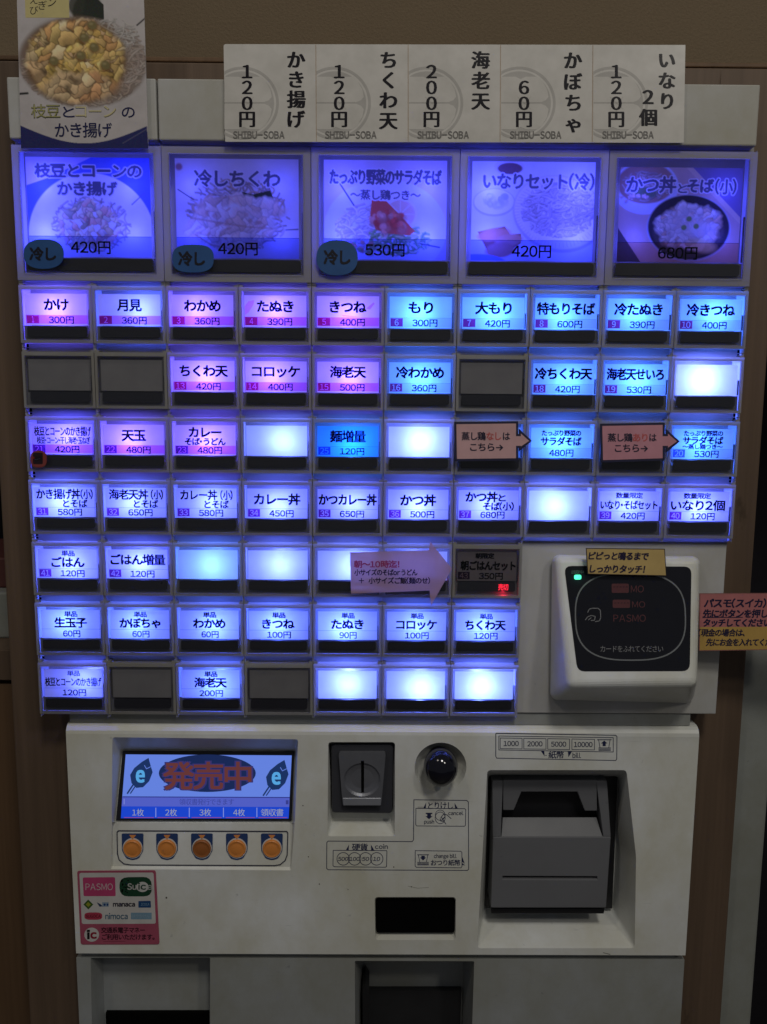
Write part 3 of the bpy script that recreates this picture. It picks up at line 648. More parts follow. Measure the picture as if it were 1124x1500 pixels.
def pic(i):
    random.seed(100 + i)
    if i == 0:
        k = Canvas(CW, CHT, (0.10, 0.16, 0.75)); k.ell(92, 112, 92, 90, (0.90, 0.92, 1.0), 0, 1, 0.02); k.poly([(0, 0), (95, 0), (70, 12), (30, 30), (0, 40)], (0.72, 0.62, 0.85)); k.ell(92, 116, 78, 70, (0.82, 0.84, 0.95), 0, 0.5, 0.2)
        bowl_edamame(k, 92, 96, 0.92); k.line([(152, 66), (170, 50)], 1.6, (0.12, 0.12, 0.2))
        k.a = np.clip(k.a * 1.12 + 0.04, 0, 1)
        t = [('枝豆とコーンの', 90, 19, 21, 154), ('かき揚げ', 88, 44, 21, 86)]
    elif i == 1:
        k = Canvas(CW, CHT, (0.80, 0.74, 0.86)); k.ell(92, 70, 110, 80, (0.86, 0.83, 0.92), 0, 1, 0.3); k.noodles(90, 78, 74, 52, 200, SOBA + [(0.7, 0.5, 0.35)], 2)
        k.poly([(96, 46), (112, 50), (138, 44), (150, 74), (128, 68), (104, 62)], (0.05, 0.07, 0.04))
        P3 = [(0.95, 0.84, 0.72), (0.92, 0.78, 0.64), (0.97, 0.90, 0.82), (0.88, 0.70, 0.54), (0.93, 0.80, 0.70)]
        k.chunks(92, 72, 64, 22, 40, P3, 0.72, 0.2, 2.2, 0.25); k.chunks(78, 96, 66, 30, 55, P3, 0.72, 0.16, 2.4, 0.25)
        k.line([(22, 84), (60, 90), (104, 96), (140, 98)], 3, (0.55, 0.36, 0.26), 0.55); k.line([(28, 108), (50, 122), (90, 130)], 2.4, (0.5, 0.32, 0.24), 0.6)
        for _ in range(16): k.ell(random.uniform(30, 138), random.uniform(70, 114), random.uniform(2, 4.5), random.uniform(1.5, 3.5), (0.62, 0.40, 0.28), random.random() * 3, 0.6, 0.8)
        k.line([(4, 44), (26, 58)], 1.6, (0.1, 0.1, 0.14)); k.line([(160, 100), (178, 99)], 1.6, (0.1, 0.1, 0.14)); k.ell(6, 12, 5, 5, (0.35, 0.1, 0.1), 0, 0.8, 0.6)
        t = [('冷しちくわ', 90, 28, 25, 124)]
    elif i == 2:
        k = Canvas(CW, CHT, (0.80, 0.72, 0.86)); k.ell(90, 98, 90, 72, (0.86, 0.90, 1.0), 0, 1, 0.03); k.noodles(60, 96, 42, 34, 120, [(0.85, 0.8, 0.75), (0.7, 0.62, 0.58), (0.9, 0.87, 0.82)], 2.4)
        k.ell(112, 76, 25, 24, (0.93, 0.90, 0.85), 0, 1, 0.08); k.ell(112, 76, 21, 20, (0.90, 0.66, 0.5), 0, 1, 0.1)
        for q in range(8): k.line([(112, 76), (112 + 20 * math.cos(q * 0.785), 76 + 19 * math.sin(q * 0.785))], 1.2, (0.95, 0.85, 0.75))
        k.noodles(110, 112, 46, 22, 90, [(0.35, 0.6, 0.25), (0.6, 0.75, 0.4), (0.85, 0.9, 0.75), (0.25, 0.45, 0.2)], 2.6)
        k.poly([(70, 56), (92, 58), (134, 100), (126, 106), (98, 104), (76, 98), (68, 78)], (0.82, 0.16, 0.10)); k.crumbs(94, 88, 22, 14, 24, [(0.88, 0.24, 0.15), (0.92, 0.42, 0.3), (0.75, 0.12, 0.08)], 4, 9, 0.7)
        k.crumbs(64, 122, 30, 10, 20, [(0.3, 0.5, 0.2), (0.8, 0.4, 0.2)], 2, 5); k.line([(24, 34), (44, 64)], 2, (0.05, 0.06, 0.14)); k.line([(142, 118), (170, 123)], 1.8, (0.05, 0.06, 0.14))
        t = [('たっぷり野菜のサラダそば', 90, 24, 23, 162), ('～蒸し鶏つき～', 90, 49, 15, 102)]
    elif i == 3:
        k = Canvas(CW, CHT, (0.84, 0.86, 0.97)); k.ell(54, 8, 22, 12, (0.78, 0.76, 0.85), 0, 1, 0.1); k.ell(55, 10, 18, 8, (0.22, 0.12, 0.16), 0, 1, 0.15); k.ell(33, 58, 31, 20, (0.62, 0.63, 0.75), 0, 1, 0.06); k.ell(33, 57, 29, 18, (0.93, 0.94, 0.99), 0, 1, 0.06)
        k.crumbs(32, 55, 16, 8, 14, [(0.85, 0.87, 0.85), (0.7, 0.75, 0.7)], 3, 6, 0.8); k.ell(48, 50, 6, 5, (0.5, 0.55, 0.45), 0, 0.9, 0.3)
        k.ell(128, 74, 68, 54, (0.62, 0.58, 0.70), 0.25, 1, 0.04); k.ell(128, 72, 66, 51, (0.90, 0.86, 0.86), 0.25, 1, 0.04)
        for q in range(70):
            a = q * 0.0898; k.line([(128 + 58 * math.cos(a), 71 + 44 * math.sin(a)), (128 + 65 * math.cos(a), 72 + 50 * math.sin(a))], 0.9, (0.62, 0.54, 0.55), 0.7)
        k.noodles(128, 68, 55, 38, 330, [(0.72, 0.66, 0.72), (0.62, 0.55, 0.62), (0.8, 0.75, 0.78)], 2.2)
        k.poly([(10, 100), (50, 92), (58, 104), (74, 102), (74, 116), (46, 134), (26, 130)], (0.42, 0.16, 0.10)); k.ell(34, 104, 24, 9, (0.72, 0.32, 0.2), -0.15, 1, 0.3); k.ell(56, 112, 20, 9, (0.70, 0.36, 0.26), -0.15, 1, 0.3); k.ell(44, 126, 22, 11, (0.60, 0.28, 0.2), -0.1, 1, 0.3); k.ell(10, 146, 44, 14, (0.25, 0.36, 0.85), 0, 1, 0.1)
        t = [('いなりセット', 78, 28, 24, 122), ('(冷)', 160, 28, 25, 36)]
    else:
        k = Canvas(CW, CHT, (0.66, 0.50, 0.44)); k.poly([(0, 90), (36, 142), (0, 142)], (0.10, 0.08, 0.10)); k.poly([(100, 0), (180, 0), (180, 76), (150, 48)], (0.26, 0.22, 0.42)); k.poly([(96, 0), (106, 0), (180, 74), (180, 84)], (0.78, 0.62, 0.5))
        k.ell(38, 30, 48, 40, (0.72, 0.76, 0.95), 0, 1, 0.04); k.ell(38, 24, 42, 30, (0.45, 0.28, 0.22), 0, 1, 0.08); k.noodles(38, 28, 36, 22, 70, SOBA, 2.2); k.ell(38, 38, 18, 9, (0.12, 0.2, 0.1), 0, 0.9, 0.5); k.crumbs(22, 46, 20, 6, 14, [(0.8, 0.6, 0.55)], 2, 4)
        k.ell(104, 90, 62, 50, (0.55, 0.58, 0.7), 0.1, 1, 0.03); k.ell(104, 89, 60, 48, (0.045, 0.04, 0.06), 0.1, 1, 0.04); k.ell(104, 94, 52, 40, (0.10, 0.08, 0.09), 0, 1, 0.1)
        k.chunks(104, 88, 48, 35, 95, [(0.92, 0.84, 0.74), (0.95, 0.9, 0.84), (0.88, 0.72, 0.55), (0.84, 0.62, 0.45), (0.94, 0.88, 0.8)], 0.6, 0.14, 1.8, 0.3); k.ell(98, 84, 24, 20, (0.90, 0.90, 0.95), 0, 0.55, 0.9); k.ell(122, 92, 18, 14, (0.90, 0.92, 0.97), 0, 0.6, 0.9)
        for x, y in ((104, 76), (97, 89), (115, 87)): k.ell(x, y, 4, 4, (0.28, 0.45, 0.16), 0, 1, 0.3)
        k.ell(125, 116, 20, 10, (0.85, 0.76, 0.4), 0.2, 0.7, 0.6)
        t = [('かつ丼', 46, 26, 26, 72), ('と', 92, 31, 16, 13), ('そば', 118, 27, 22, 38), ('(小)', 155, 28, 24, 30)]
    for q in t: k.text(q[0], q[1], q[2], q[3], q[4], (0.92, 0.92, 1.0), 2.8)
    for q in t: k.text(q[0], q[1], q[2], q[3], q[4], (0.012, 0.015, 0.085), 1.0 if q[3] > 17 else 0.5)
    return k, t
BIGL = ['picture button of corn and edamame fritter noodles', 'dim picture button of cold chikuwa noodles', 'picture button of salad noodles with red chicken', 'picture button of noodles on a bamboo tray', 'picture button of a cutlet bowl']
BLIT = [(0.9, 0.55), (0.33, 0.30), (0.75, 0.75), (0.95, 0.95), (0.42, 0.42)]
for i in range(5):
    x0, z0 = -0.3 + i * 0.12, zbig; root = (x0, 0, z0)
    b = put_mesh('picture_button', LARGE[0], root, machine, 0.0007, tuple(ORIGIN['ticket_machine'])); b['label'] = BIGL[i]
    put_mesh('bottom_bar', LARGE[1], root, b, 0, root); put_mesh('clear_cover', LARGE[2], root, b, 0, root)
    pr = Print(card_map(x0, z0, 0.0026)); k, t = pic(i)
    L0, T0, R0, B0 = 10.2, 8.4 if i < 4 else 11.8, 109.8, 86.0
    k.grid(pr, L0, T0, R0, B0, 0, 0)
    X = lambda q: L0 + q * (R0 - L0) / CW
    Y = lambda q: T0 + q * (B0 - T0) / CHT
    pr.rect(L0, Y(112), R0, B0, (0.50, 0.58, 0.92) if i < 4 else (0.95, 0.70, 0.55), 1, 1); pr.rect(L0, Y(112), R0, Y(112.8), (0.4, 0.45, 0.7), 2, 1)
    pr.text(('420円', '420円', '530円', '420円', '680円')[i], X(90), Y(128), 11.5, 32, (0.02, 0.02, 0.08), 3, 0.02, mat=1)
    org = base_of(pr); put_mesh('picture_card', pr.mesh('picture_card', [MAT['picture'], MAT['film']], org), org, b, 0, root)
    for sx, sv, q in ((24, 30, BLIT[i][0]), (24, 68, BLIT[i][0] * 1.15), (95, 30, BLIT[i][1]), (95, 68, BLIT[i][1] * 1.1)):
        led(b, (x0 + sx * MM, 0.0205, z0 - sv * MM), PW * 1.1 * q, (0.052, 0.064, 1.0), root, 0.015)
random.seed(5)

# ---- lower front panel with its recesses
YP = 0.004
def rpoly(pts, r, n=4):
    o = []; k = len(pts)
    for i in range(k):
        p, a, b = np.array(pts[i], float), np.array(pts[i - 1], float), np.array(pts[(i + 1) % k], float)
        u = (a - p) / np.linalg.norm(a - p); v = (b - p) / np.linalg.norm(b - p); s, e = p + u * r, p + v * r
        for t in np.linspace(0, 1, n + 1): o.append(tuple((1 - t) ** 2 * s + 2 * t * (1 - t) * p + t * t * e))
    return o
def cutter(front, back, r=4.0, yf=YP, rb=None):
    """front: pixels on the panel face; back: (px, py, depth)"""
    f = rpoly(front, r); b3 = rpoly([tuple(P(*q)) for q in back], (r if rb is None else rb) * 0.0006)
    c = MB(); fr = [P(x, y, yf) for x, y in f]; c.loft([[p - np.array([0, 0.012, 0]) for p in fr], fr, b3], 0)
    o = obj('cutter', c, MAT['white']); return o
zt, zb_ = zat(562, 1064.5, YP), zat(562, 1398, YP); xl, xr = P(104, 1230, YP)[0], P(1015, 1230, YP)[0]
m = MB(); prof = [(0.0238, zt), (YP + 0.008, zt)] + [(YP + 0.008 * (1 - math.sin(a)), zt - 0.008 * (1 - math.cos(a))) for a in (0.4, 0.8, 1.2, 1.571)] + [(YP, zb_), (0.0238, zb_)]
m.loft([[(xl, y, z) for y, z in prof], [(xr, y, z) for y, z in prof]], 0)
panel = obj('front_panel', m, MAT['white'], machine)
# front panel needs depth behind it for the recesses
m = MB(); prof = [(0.075, zt)] + prof[1:-1] + [(0.075, zb_)]; m.loft([[(xl, y, z) for y, z in prof], [(xr, y, z) for y, z in prof]], 0)
panel.data = m.mesh('front_panel', [MAT['white']], ORIGIN['front_panel'])
import bmesh
bm = bmesh.new(); bm.from_mesh(panel.data); bmesh.ops.recalc_face_normals(bm, faces=bm.faces); bm.to_mesh(panel.data); bm.free()
cuts = [cutter([(165, 1080), (437, 1083), (432, 1207), (164, 1206)], [(179, 1099, 0.027), (433, 1100, 0.027), (428, 1206, 0.013), (169, 1205, 0.013)]),
        cutter([(164, 1204), (432, 1205), (426.5, 1275), (162.5, 1273)], [(165.5, 1204.5, 0.0115), (429, 1205.5, 0.0115), (425, 1270, 0.0062), (165.5, 1269, 0.0062)], 2),
        cutter([(481, 1087), (579, 1087), (578.5, 1225), (480, 1225)], [(484, 1090, 0.03), (577, 1090, 0.03), (572, 1200, 0.022), (488, 1200, 0.022)], 5),
        cutter([(714, 1128), (918, 1128), (932, 1255), (930, 1389), (699, 1389)], [(716, 1137, 0.045), (906, 1138, 0.045), (902, 1240, 0.045), (897, 1332, 0.045), (710, 1331, 0.045)], 6),
        cutter([(549, 1314), (668, 1314), (667.5, 1377), (550, 1377)], [(551, 1316, 0.014), (666, 1316, 0.014), (665.5, 1367, 0.012), (551, 1367, 0.012)], 5)]
c = MB(); cc = P(645.5, 1124, YP); circ = lambda r, y: [(cc[0] + r * math.cos(a * math.pi / 20), y, cc[2] + r * math.sin(a * math.pi / 20)) for a in range(40)]
c.loft([circ(0.0235, -0.01), circ(0.0232, YP), circ(0.0205, 0.0095), circ(0.0155, 0.0165), circ(0.0105, 0.021)], 0); cuts.append(obj('cutter', c, MAT['white']))
boolean(panel, cuts)
mod = panel.modifiers.new('bevel', 'BEVEL'); mod.width = 0.0016; mod.segments = 3; mod.limit_method = 'ANGLE'; mod.angle_limit = math.radians(32)

# display
scr = on_quad([P(181, 1101, 0.024), P(431, 1102, 0.024), P(170, 1202, 0.0115)], None)
def tri(fn): return fn
d = Print(scr); d.slab([(180, 1100), (170, 1202), (427.5, 1202.5), (431.5, 1101)], 0.002, (0.012, 0.012, 0.015)); disp = obj('display', d, MAT['black'], machine, fix=False)
s = Print(scr); BG = (0.17, 0.30, 1.0)
s.poly([(184.5, 1105), (179.5, 1167), (424.5, 1168), (427.6, 1106.5)], BG, 3); s.poly([(179.5, 1167), (178.5, 1181), (424, 1182), (424.5, 1168)], (0.11, 0.15, 0.74), 3); s.poly([(178.5, 1181), (177.4, 1198.5), (423, 1199), (424, 1182)], (0.012, 0.075, 0.80), 3)
s.poly([(180, 1166.4), (179.9, 1167.8), (424.4, 1168.8), (424.5, 1167.4)], (0.03, 0.04, 0.3), 4)
for x in (228, 277, 327, 376): s.rect(x, 1183, x + 1.2, 1197, (0.3, 0.38, 0.95), 4)
for x, t in ((202.5, '1枚'), (251, '2枚'), (301, '3枚'), (350.5, '4枚'), (399, '領収書')): s.text(t, x, 1190, 11.5, 17 if len(t) == 2 else 33, (0.42, 0.46, 0.55), 5, 0.0)
for x0, x1 in ((182, 226), (231, 275), (281, 325), (331, 374), (379, 421)): s.rect(x0, 1196.9, x1, 1197.8, (0.4, 0.08, 0.3), 5)
s.text('領収書発行できます', 303, 1174.5, 10, 80, (0.05, 0.07, 0.4), 5, 0.0); s.rect(181.5, 1170, 183, 1178, (0.25, 0.3, 0.9), 5); s.rect(419, 1172, 423, 1178, (0.05, 0.06, 0.35), 5)
s.ell(304, 1132.5, 71, 27.5, (0.010, 0.026, 0.12), 5, n=48)
for dx in (-1.4, 1.4): s.text('発売中', 304 + dx, 1136.5, 44, 128, (0.05, 0.04, 0.2), 6, 0.05)
s.text('発売中', 304, 1136.5, 43, 128, (0.17, 0.045, 0.045), 8, 0.022)
for cx, cyy in ((207, 1135), (406, 1138)):
    leaf = [(cx + 11, cyy - 25), (cx + 1, cyy - 19), (cx - 10, cyy - 10), (cx - 16, cyy), (cx - 14, cyy + 12), (cx - 7, cyy + 19), (cx + 3, cyy + 18), (cx + 12, cyy + 9), (cx + 17, cyy - 4), (cx + 14, cyy - 14)]
    s.poly(leaf, (0.012, 0.04, 0.16), 5); s.line([(cx - 20, cyy + 27), (cx - 10, cyy + 12)], 2.2, (0.012, 0.04, 0.16), 5); s.line([(cx - 15.5, cyy + 27), (cx - 6, cyy + 13)], 1.6, (0.012, 0.04, 0.16), 5)
    s.line([(cx + 5, cyy - 14), (cx + 8, cyy - 9), (cx + 14, cyy - 12)], 1.0, BG, 7); s.text('e', cx - 1, cyy - 1, 30, 11.5, (0.12, 0.5, 1.0), 7, 0.04)
obj('display_picture', s, MAT['screen'], disp, fix=False)

# selection buttons
strip = on_quad([P(165.5, 1206, 0.0113), P(429, 1206, 0.0113), P(165.5, 1268, 0.0064)], None)
ol = rpoly([(172.5, 1217), (174, 1266), (416, 1267), (422, 1217.5)], 3); ol = [(172, 1219), (172.6, 1250), (175, 1259), (182, 1265), (192, 1266.5), (402, 1267.5), (411, 1266), (418, 1260), (421, 1252), (422, 1220), (420.5, 1217.5), (174, 1216.5)]
sp = Print(lambda x, y, l: strip(x, y, l + 0.0006)); sp.outline(ol, 1.5, (0.03, 0.03, 0.06), 1)
for x in (194.8, 245.2, 296.2, 347.4, 398.6):
    sp.poly(rpoly([(x - 16, 1220.4), (x - 15.5, 1246), (x - 9, 1257), (x, 1259.5), (x + 9, 1257), (x + 15.5, 1246), (x + 16, 1220.4)], 2.5), (0.025, 0.055, 0.17), 1); sp.ell(x, 1242, 14.6, 15, (0.62, 0.62, 0.6), 2)
    sp.poly([(x - 5, 1222.5), (x, 1229.5), (x + 5, 1222.5)], (0.72, 0.28, 0.08), 2)
tag(obj('button_legend', sp, MAT['gpaper'], machine, fix=False))
for i, x in enumerate((194.8, 245.2, 296.2, 347.4, 398.6)):
    c0 = strip(x, 1242.3, 0.0); b = MB(); r = 0.0083
    rings = [[(c0[0] + q * r * math.cos(a * math.pi / 16), c0[1] + h, c0[2] + q * r * math.sin(a * math.pi / 16)) for a in range(32)] for q, h in ((1.0, 0.001), (1.0, -0.0016), (0.95, -0.0023), (0.88, -0.0026), (0.86, -0.0024), (0.6, -0.0029), (0.3, -0.0032), (0.08, -0.0033))]
    b.loft(rings, 0, (False, True)); o = obj('select_button', b, MAT['orange_dull' if i == 2 else 'orange'], machine, smooth=True)
    if i == 2: o['label'] = 'worn darker orange push button'

# coin unit
def blk(m, front, yf, yb, mat=0, r=0.0):
    f = rpoly(front, r) if r else front
    fr = [P(x, y, yf) for x, y in f]; m.loft([[np.array([p[0], yb, p[2]]) for p in fr], fr], mat)
m = MB(); blk(m, [(485.5, 1091), (577, 1091), (575, 1192), (486, 1191)], 0.0085, 0.028, r=6); coin = obj('coin_unit', m, MAT['bezel'], machine, bevel=0.0012)
m = MB(); blk(m, rpoly([(496, 1102.5), (502, 1178), (558.8, 1178), (565.4, 1102.5)], 4), 0.0045, 0.0084); plate = obj('coin_plate', m, MAT['silver'], coin)
cc2 = P(530.7, 1142.7, 0.004)
el = lambda sx, sz, y: [(cc2[0] + sx * math.cos(a * math.pi / 20), y, cc2[2] + sz * math.sin(a * math.pi / 20)) for a in range(40)]
c = MB(); c.loft([el(0.0182, 0.0178, -0.001), el(0.0165, 0.0158, 0.0046), el(0.0148, 0.0138, 0.0062), el(0.010, 0.0095, 0.0072)], 0)
c2 = MB(); blk(c2, [(528.8, 1117.5), (533.4, 1117.5), (533.2, 1167), (529.0, 1167)], 0.0, 0.0095)
boolean(plate, [obj('cutter', c, MAT['silver']), obj('cutter', c2, MAT['silver'])]); q = plate.modifiers.new('bevel', 'BEVEL'); q.width = 0.0006; q.segments = 2; q.limit_method = 'ANGLE'
m = MB(); g = [P(501.5, 1168.5, 0.0044), P(559.3, 1168.5, 0.0044), P(558.4, 1180.5, 0.0016), P(502.6, 1180.5, 0.0016)]; m.loft([[p + np.array([0, 0.004, 0]) for p in g], g], 0); obj('coin_lip', m, MAT['silver'], coin, bevel=0.0008)
m = MB(); blk(m, [(527, 1116), (535, 1116), (535, 1168), (527, 1168)], 0.0083, 0.0088); obj('coin_slot', m, MAT['hole'], coin)
# return knob
m = MB(); kc = P(645.8, 1124, -0.006); rings = []
for q in range(13):
    a = math.pi * q / 12; rings.append([(kc[0] + 0.0152 * math.sin(a) * math.cos(t * math.pi / 18), kc[1] - 0.0152 * math.cos(a), kc[2] + 0.0002 + 0.0168 * math.sin(a) * math.sin(t * math.pi / 18)) for t in range(36)])
m.loft(rings, 0, (False, False)); m.loft([[(kc[0] + 0.010 * math.cos(t * math.pi / 18), y, kc[2] - 0.002 + 0.011 * math.sin(t * math.pi / 18)) for t in range(36)] for y in (0.004, 0.0209)], 0)
obj('return_knob', m, MAT['gloss'], machine, smooth=True)
# change slot
m = MB(); blk(m, [(551, 1316.5), (666.3, 1316.5), (666, 1366.5), (551.2, 1366.5)], 0.0085, 0.03, r=5); obj('change_slot', m, MAT['hole'], machine)

# banknote unit
m = MB(); blk(m, [(716.5, 1137.5), (905, 1138.5), (897, 1331), (711, 1330.5)], 0.040, 0.046); bill = obj('banknote_unit', m, MAT['black'], machine)
m = MB(); f = [P(*q) for q in ((722.6, 1226, 0.019), (895, 1226, 0.019), (888, 1330, 0.012), (719.5, 1330, 0.012))]
m.loft([[np.array([p[0], 0.0395, p[2]]) for p in f], f], 0)
body = obj('banknote_body', m, MAT['grey'], bill)
c = MB(); g = [P(x, y, 0.013) for x, y in ((737, 1285.5), (876, 1286), (876, 1290), (737, 1289.5))]; c.loft([[p + np.array([0, -0.01, 0]) for p in g], [p + np.array([0, 0.010, 0]) for p in g]], 0); boolean(body, [obj('cutter', c, MAT['grey'])]); q = body.modifiers.new('bevel', 'BEVEL'); q.width = 0.0007; q.segments = 2; q.limit_method = 'ANGLE'
for a in ([(721.5, 1143.5), (737, 1143.5), (734, 1225.5), (722.3, 1225.5)], [(873.5, 1143.5), (889.5, 1143.5), (895, 1225.5), (884, 1225.5)]):
    m = MB(); f = [P(a[0][0], a[0][1], 0.026), P(a[1][0], a[1][1], 0.026), P(a[2][0], a[2][1], 0.0195), P(a[3][0], a[3][1], 0.0195)]; m.loft([[np.array([p[0], 0.0394, p[2]]) for p in f], f], 0); obj('guide_rail', m, MAT['grey'], bill, bevel=0.0006)
m = MB(); f = [P(736.5, 1197, 0.031), P(874, 1197, 0.031), P(883, 1225.8, 0.0195), P(734.5, 1225.8, 0.0195)]; m.loft([[p + np.array([0, 0.006, -0.006]) for p in f], f], 0); obj('banknote_shelf', m, MAT['grey'], bill, bevel=0.0004)
m = MB(); blk(m, [(737, 1143), (874.5, 1143), (875, 1188), (857, 1188), (846, 1160), (764, 1160), (753, 1187), (737, 1187)], 0.0255, 0.0388); obj('banknote_hood', m, MAT['grey'], bill, bevel=0.0008)
m = MB(); blk(m, [(719.5, 1331), (886, 1331), (885, 1338.5), (720, 1338.5)], 0.017, 0.0397); obj('banknote_lip', m, MAT['black'], bill, bevel=0.0005)

# lower door with ticket and change trays
YD = 0.008; zd = zat(562, 1404.5, YD)
m = MB(); m.box(P(112, 1405, YD)[0], P(1003, 1405, YD)[0], YD, 0.09, 0.62, zd); door = obj('lower_door', m, MAT['door'], machine)
cuts = [cutter([(133, 1403), (308, 1403), (308, 1620), (137, 1620)], [(151, 1395, 0.032), (307.5, 1395, 0.032), (306, 1640, 0.032), (158, 1640, 0.032)], 1, YD, 0.5), cutter([(520, 1407.5), (695, 1408), (688, 1620), (521, 1620)], [(532, 1409, 0.06), (679, 1409, 0.06), (674, 1620, 0.06), (534, 1620, 0.06)], 2, YD, 0.5)]
boolean(door, cuts); q = door.modifiers.new('bevel', 'BEVEL'); q.width = 0.0012; q.segments = 2; q.limit_method = 'ANGLE'; q.angle_limit = math.radians(40)
m = MB(); blk(m, [(155, 1484), (307, 1484), (306, 1610), (160, 1610)], 0.028, 0.0335); obj('ticket_outlet', m, MAT['hole'], machine)
m = MB(); blk(m, [(533.5, 1451), (676, 1451), (672, 1600), (536, 1600)], 0.054, 0.0605); tr = obj('change_tray', m, MAT['tray'], machine)
m = MB(); blk(m, [(531, 1449), (535, 1442), (541, 1452), (537, 1620), (532, 1620)], 0.03, 0.058); obj('tray_flap', m, MAT['black'], tr, bevel=0.0006)

# printed instructions on the panel
lab = Print(on_plane(YP)); NB = (0.022, 0.028, 0.085)
def leg(p, t, cx, cyy, em, w=None, b=0.0, **k): p.text(t, cx, cyy, em, w, NB, 2, max(b, 0.014), **k)
lab.outline([(606.5, 1171.5), (684, 1172.5), (686.3, 1175), (686.8, 1273), (685, 1275), (481, 1274), (478.7, 1272), (479, 1234), (481, 1232), (604, 1232.8), (606, 1230)], 1.1, NB, 1)
lab.outline([(609.5, 1184), (681, 1184.5), (682.5, 1186), (682, 1209), (680.5, 1210.3), (611, 1209.8), (609.2, 1208)], 1.0, NB, 1)
leg(lab, 'とりけし', 645.5, 1180, 11.5, 36); lab.poly([(620, 1184), (624.5, 1175.5), (624, 1184)], NB, 1); lab.poly([(666, 1176), (667, 1184.4), (671, 1184.4)], NB, 1)
lab.rect(612, 1181.5, 620, 1183.8, (0.5, 0.5, 0.48), 1)
lab.poly([(624, 1190.5), (633.5, 1190.5), (633.5, 1192.5), (631.5, 1192.5), (631.5, 1195.5), (634, 1195.5), (628.8, 1200), (623.5, 1195.5), (626, 1195.5), (626, 1192.5), (624, 1192.5)], NB, 1)
leg(lab, 'push', 628.8, 1203.5, 7.2, 14.5, 0.01); leg(lab, 'cancel', 668, 1191, 7.2, 22, 0.01)
lab.ring(ellpts(645, 1194, 7.6, 8, 28), ellpts(645, 1194, 6.7, 7.1, 28), NB, 1); lab.ring(ellpts(645, 1198, 7.8, 9, 28), ellpts(645, 1198, 6.9, 8.1, 28), NB, 1)
for c in ([(661, 1199), (655, 1193.5), (650, 1192.5), (646, 1197.5), (649, 1199), (652, 1196.5)], [(653.5, 1207), (650.5, 1203), (646, 1202.5), (645, 1199)], [(648, 1200), (651, 1202)]): lab.line(c, 1.0, NB, 2)
lab.outline([(488.3, 1245.5), (566.5, 1246), (567, 1247.5), (566.5, 1269), (565, 1270.3), (490, 1269.6), (488, 1268)], 1.0, NB, 1)
leg(lab, '硬貨', 527.5, 1240.8, 11, 23); leg(lab, 'coin', 559, 1240, 8.6, 18.5); lab.poly([(507, 1245), (511.5, 1237), (511, 1245)], NB, 1); lab.poly([(543.5, 1237), (544, 1245.5), (548.5, 1245.5)], NB, 1)
for x, t in ((503, '500'), (519.7, '100'), (535.8, '50'), (552, '10')):
    lab.ring(ellpts(x, 1258, 9.7, 9.7, 32), ellpts(x, 1258, 8.7, 8.7, 32), NB, 1); leg(lab, t, x, 1258, 7.4, 14.5 if len(t) == 3 else 10, 0.015, slant=0.12)
lab.outline([(608.5, 1246), (675, 1246.8), (676.8, 1248.5), (677, 1269), (675.5, 1271.2), (610, 1270.3), (608.3, 1268.5)], 1.0, NB, 1)
leg(lab, 'change bill', 652.5, 1253.8, 7.4, 33); leg(lab, 'おつり紙幣', 653, 1263.6, 9.4, 43)
lab.poly([(677, 1254), (677, 1262), (681, 1265)], NB, 2); lab.poly([(676.5, 1263.5), (681.5, 1267.5), (677, 1267)], NB, 2)
lab.rect(611.5, 1251.5, 628.5, 1252.6, NB, 1); lab.line([(613, 1252), (615, 1262)], 0.9, NB, 1); lab.line([(627, 1252), (625, 1262)], 0.9, NB, 1); lab.poly([(617.5, 1253.5), (622.5, 1253.5), (622.5, 1256), (624.5, 1256), (620, 1260.5), (615.5, 1256), (617.5, 1256)], NB, 1)
lab.rect(611.5, 1262.6, 628.3, 1263.6, NB, 1); lab.rect(611.5, 1264.4, 628.3, 1265.4, NB, 1); lab.rect(611.5, 1266, 628.3, 1267.4, NB, 1)
obj('coin_legend', lab, MAT['gpaper'], machine, fix=False)
lab = Print(on_plane(YP))
# banknote legend
lab.outline([(727.5, 1074), (902, 1077), (904, 1079), (903.6, 1112), (902, 1114), (728, 1110.5), (726.4, 1108), (726.5, 1075)], 1.1, NB, 1)
lab.outline([(731, 1078), (898.5, 1080.5), (898.5, 1101.5), (731, 1098.5)], 1.0, NB, 1)
for x0, x1, t in ((733, 765, '1000'), (767.5, 800, '2000'), (802.5, 834.5, '5000'), (838, 871, '10000')):
    o = (x0 - 733) * 0.014; lab.outline([(x0, 1081 + o), (x1, 1081.5 + o), (x1, 1097 + o), (x0, 1096.5 + o)], 0.9, NB, 1); leg(lab, t, (x0 + x1) / 2, 1089 + o, 9.6, 22 if len(t) == 4 else 27, 0.015)
lab.rect(875, 1083, 896, 1084.2, NB, 1); lab.line([(877, 1083), (879, 1095)], 0.9, NB, 1); lab.line([(894, 1083), (892, 1095)], 0.9, NB, 1); lab.poly([(885.3, 1084.8), (890, 1089), (887.5, 1089), (887.5, 1093), (883, 1093), (883, 1089), (880.5, 1089)], NB, 1)
for y in (1095, 1096.8, 1098.6): lab.rect(877, y, 895, y + 1.1, NB, 1)
leg(lab, '紙幣', 815, 1105.6, 11.5, 22.5); leg(lab, 'bill', 845, 1106.5, 9.5, 12); lab.poly([(792.5, 1100), (797.5, 1100.3), (798, 1108)], NB, 1); lab.poly([(832, 1101), (838, 1101), (833, 1109)], NB, 1); lab.rect(799, 1106, 801, 1107, NB, 1)
obj('banknote_legend', lab, MAT['gpaper'], machine, fix=False)
lab = Print(on_plane(YP))
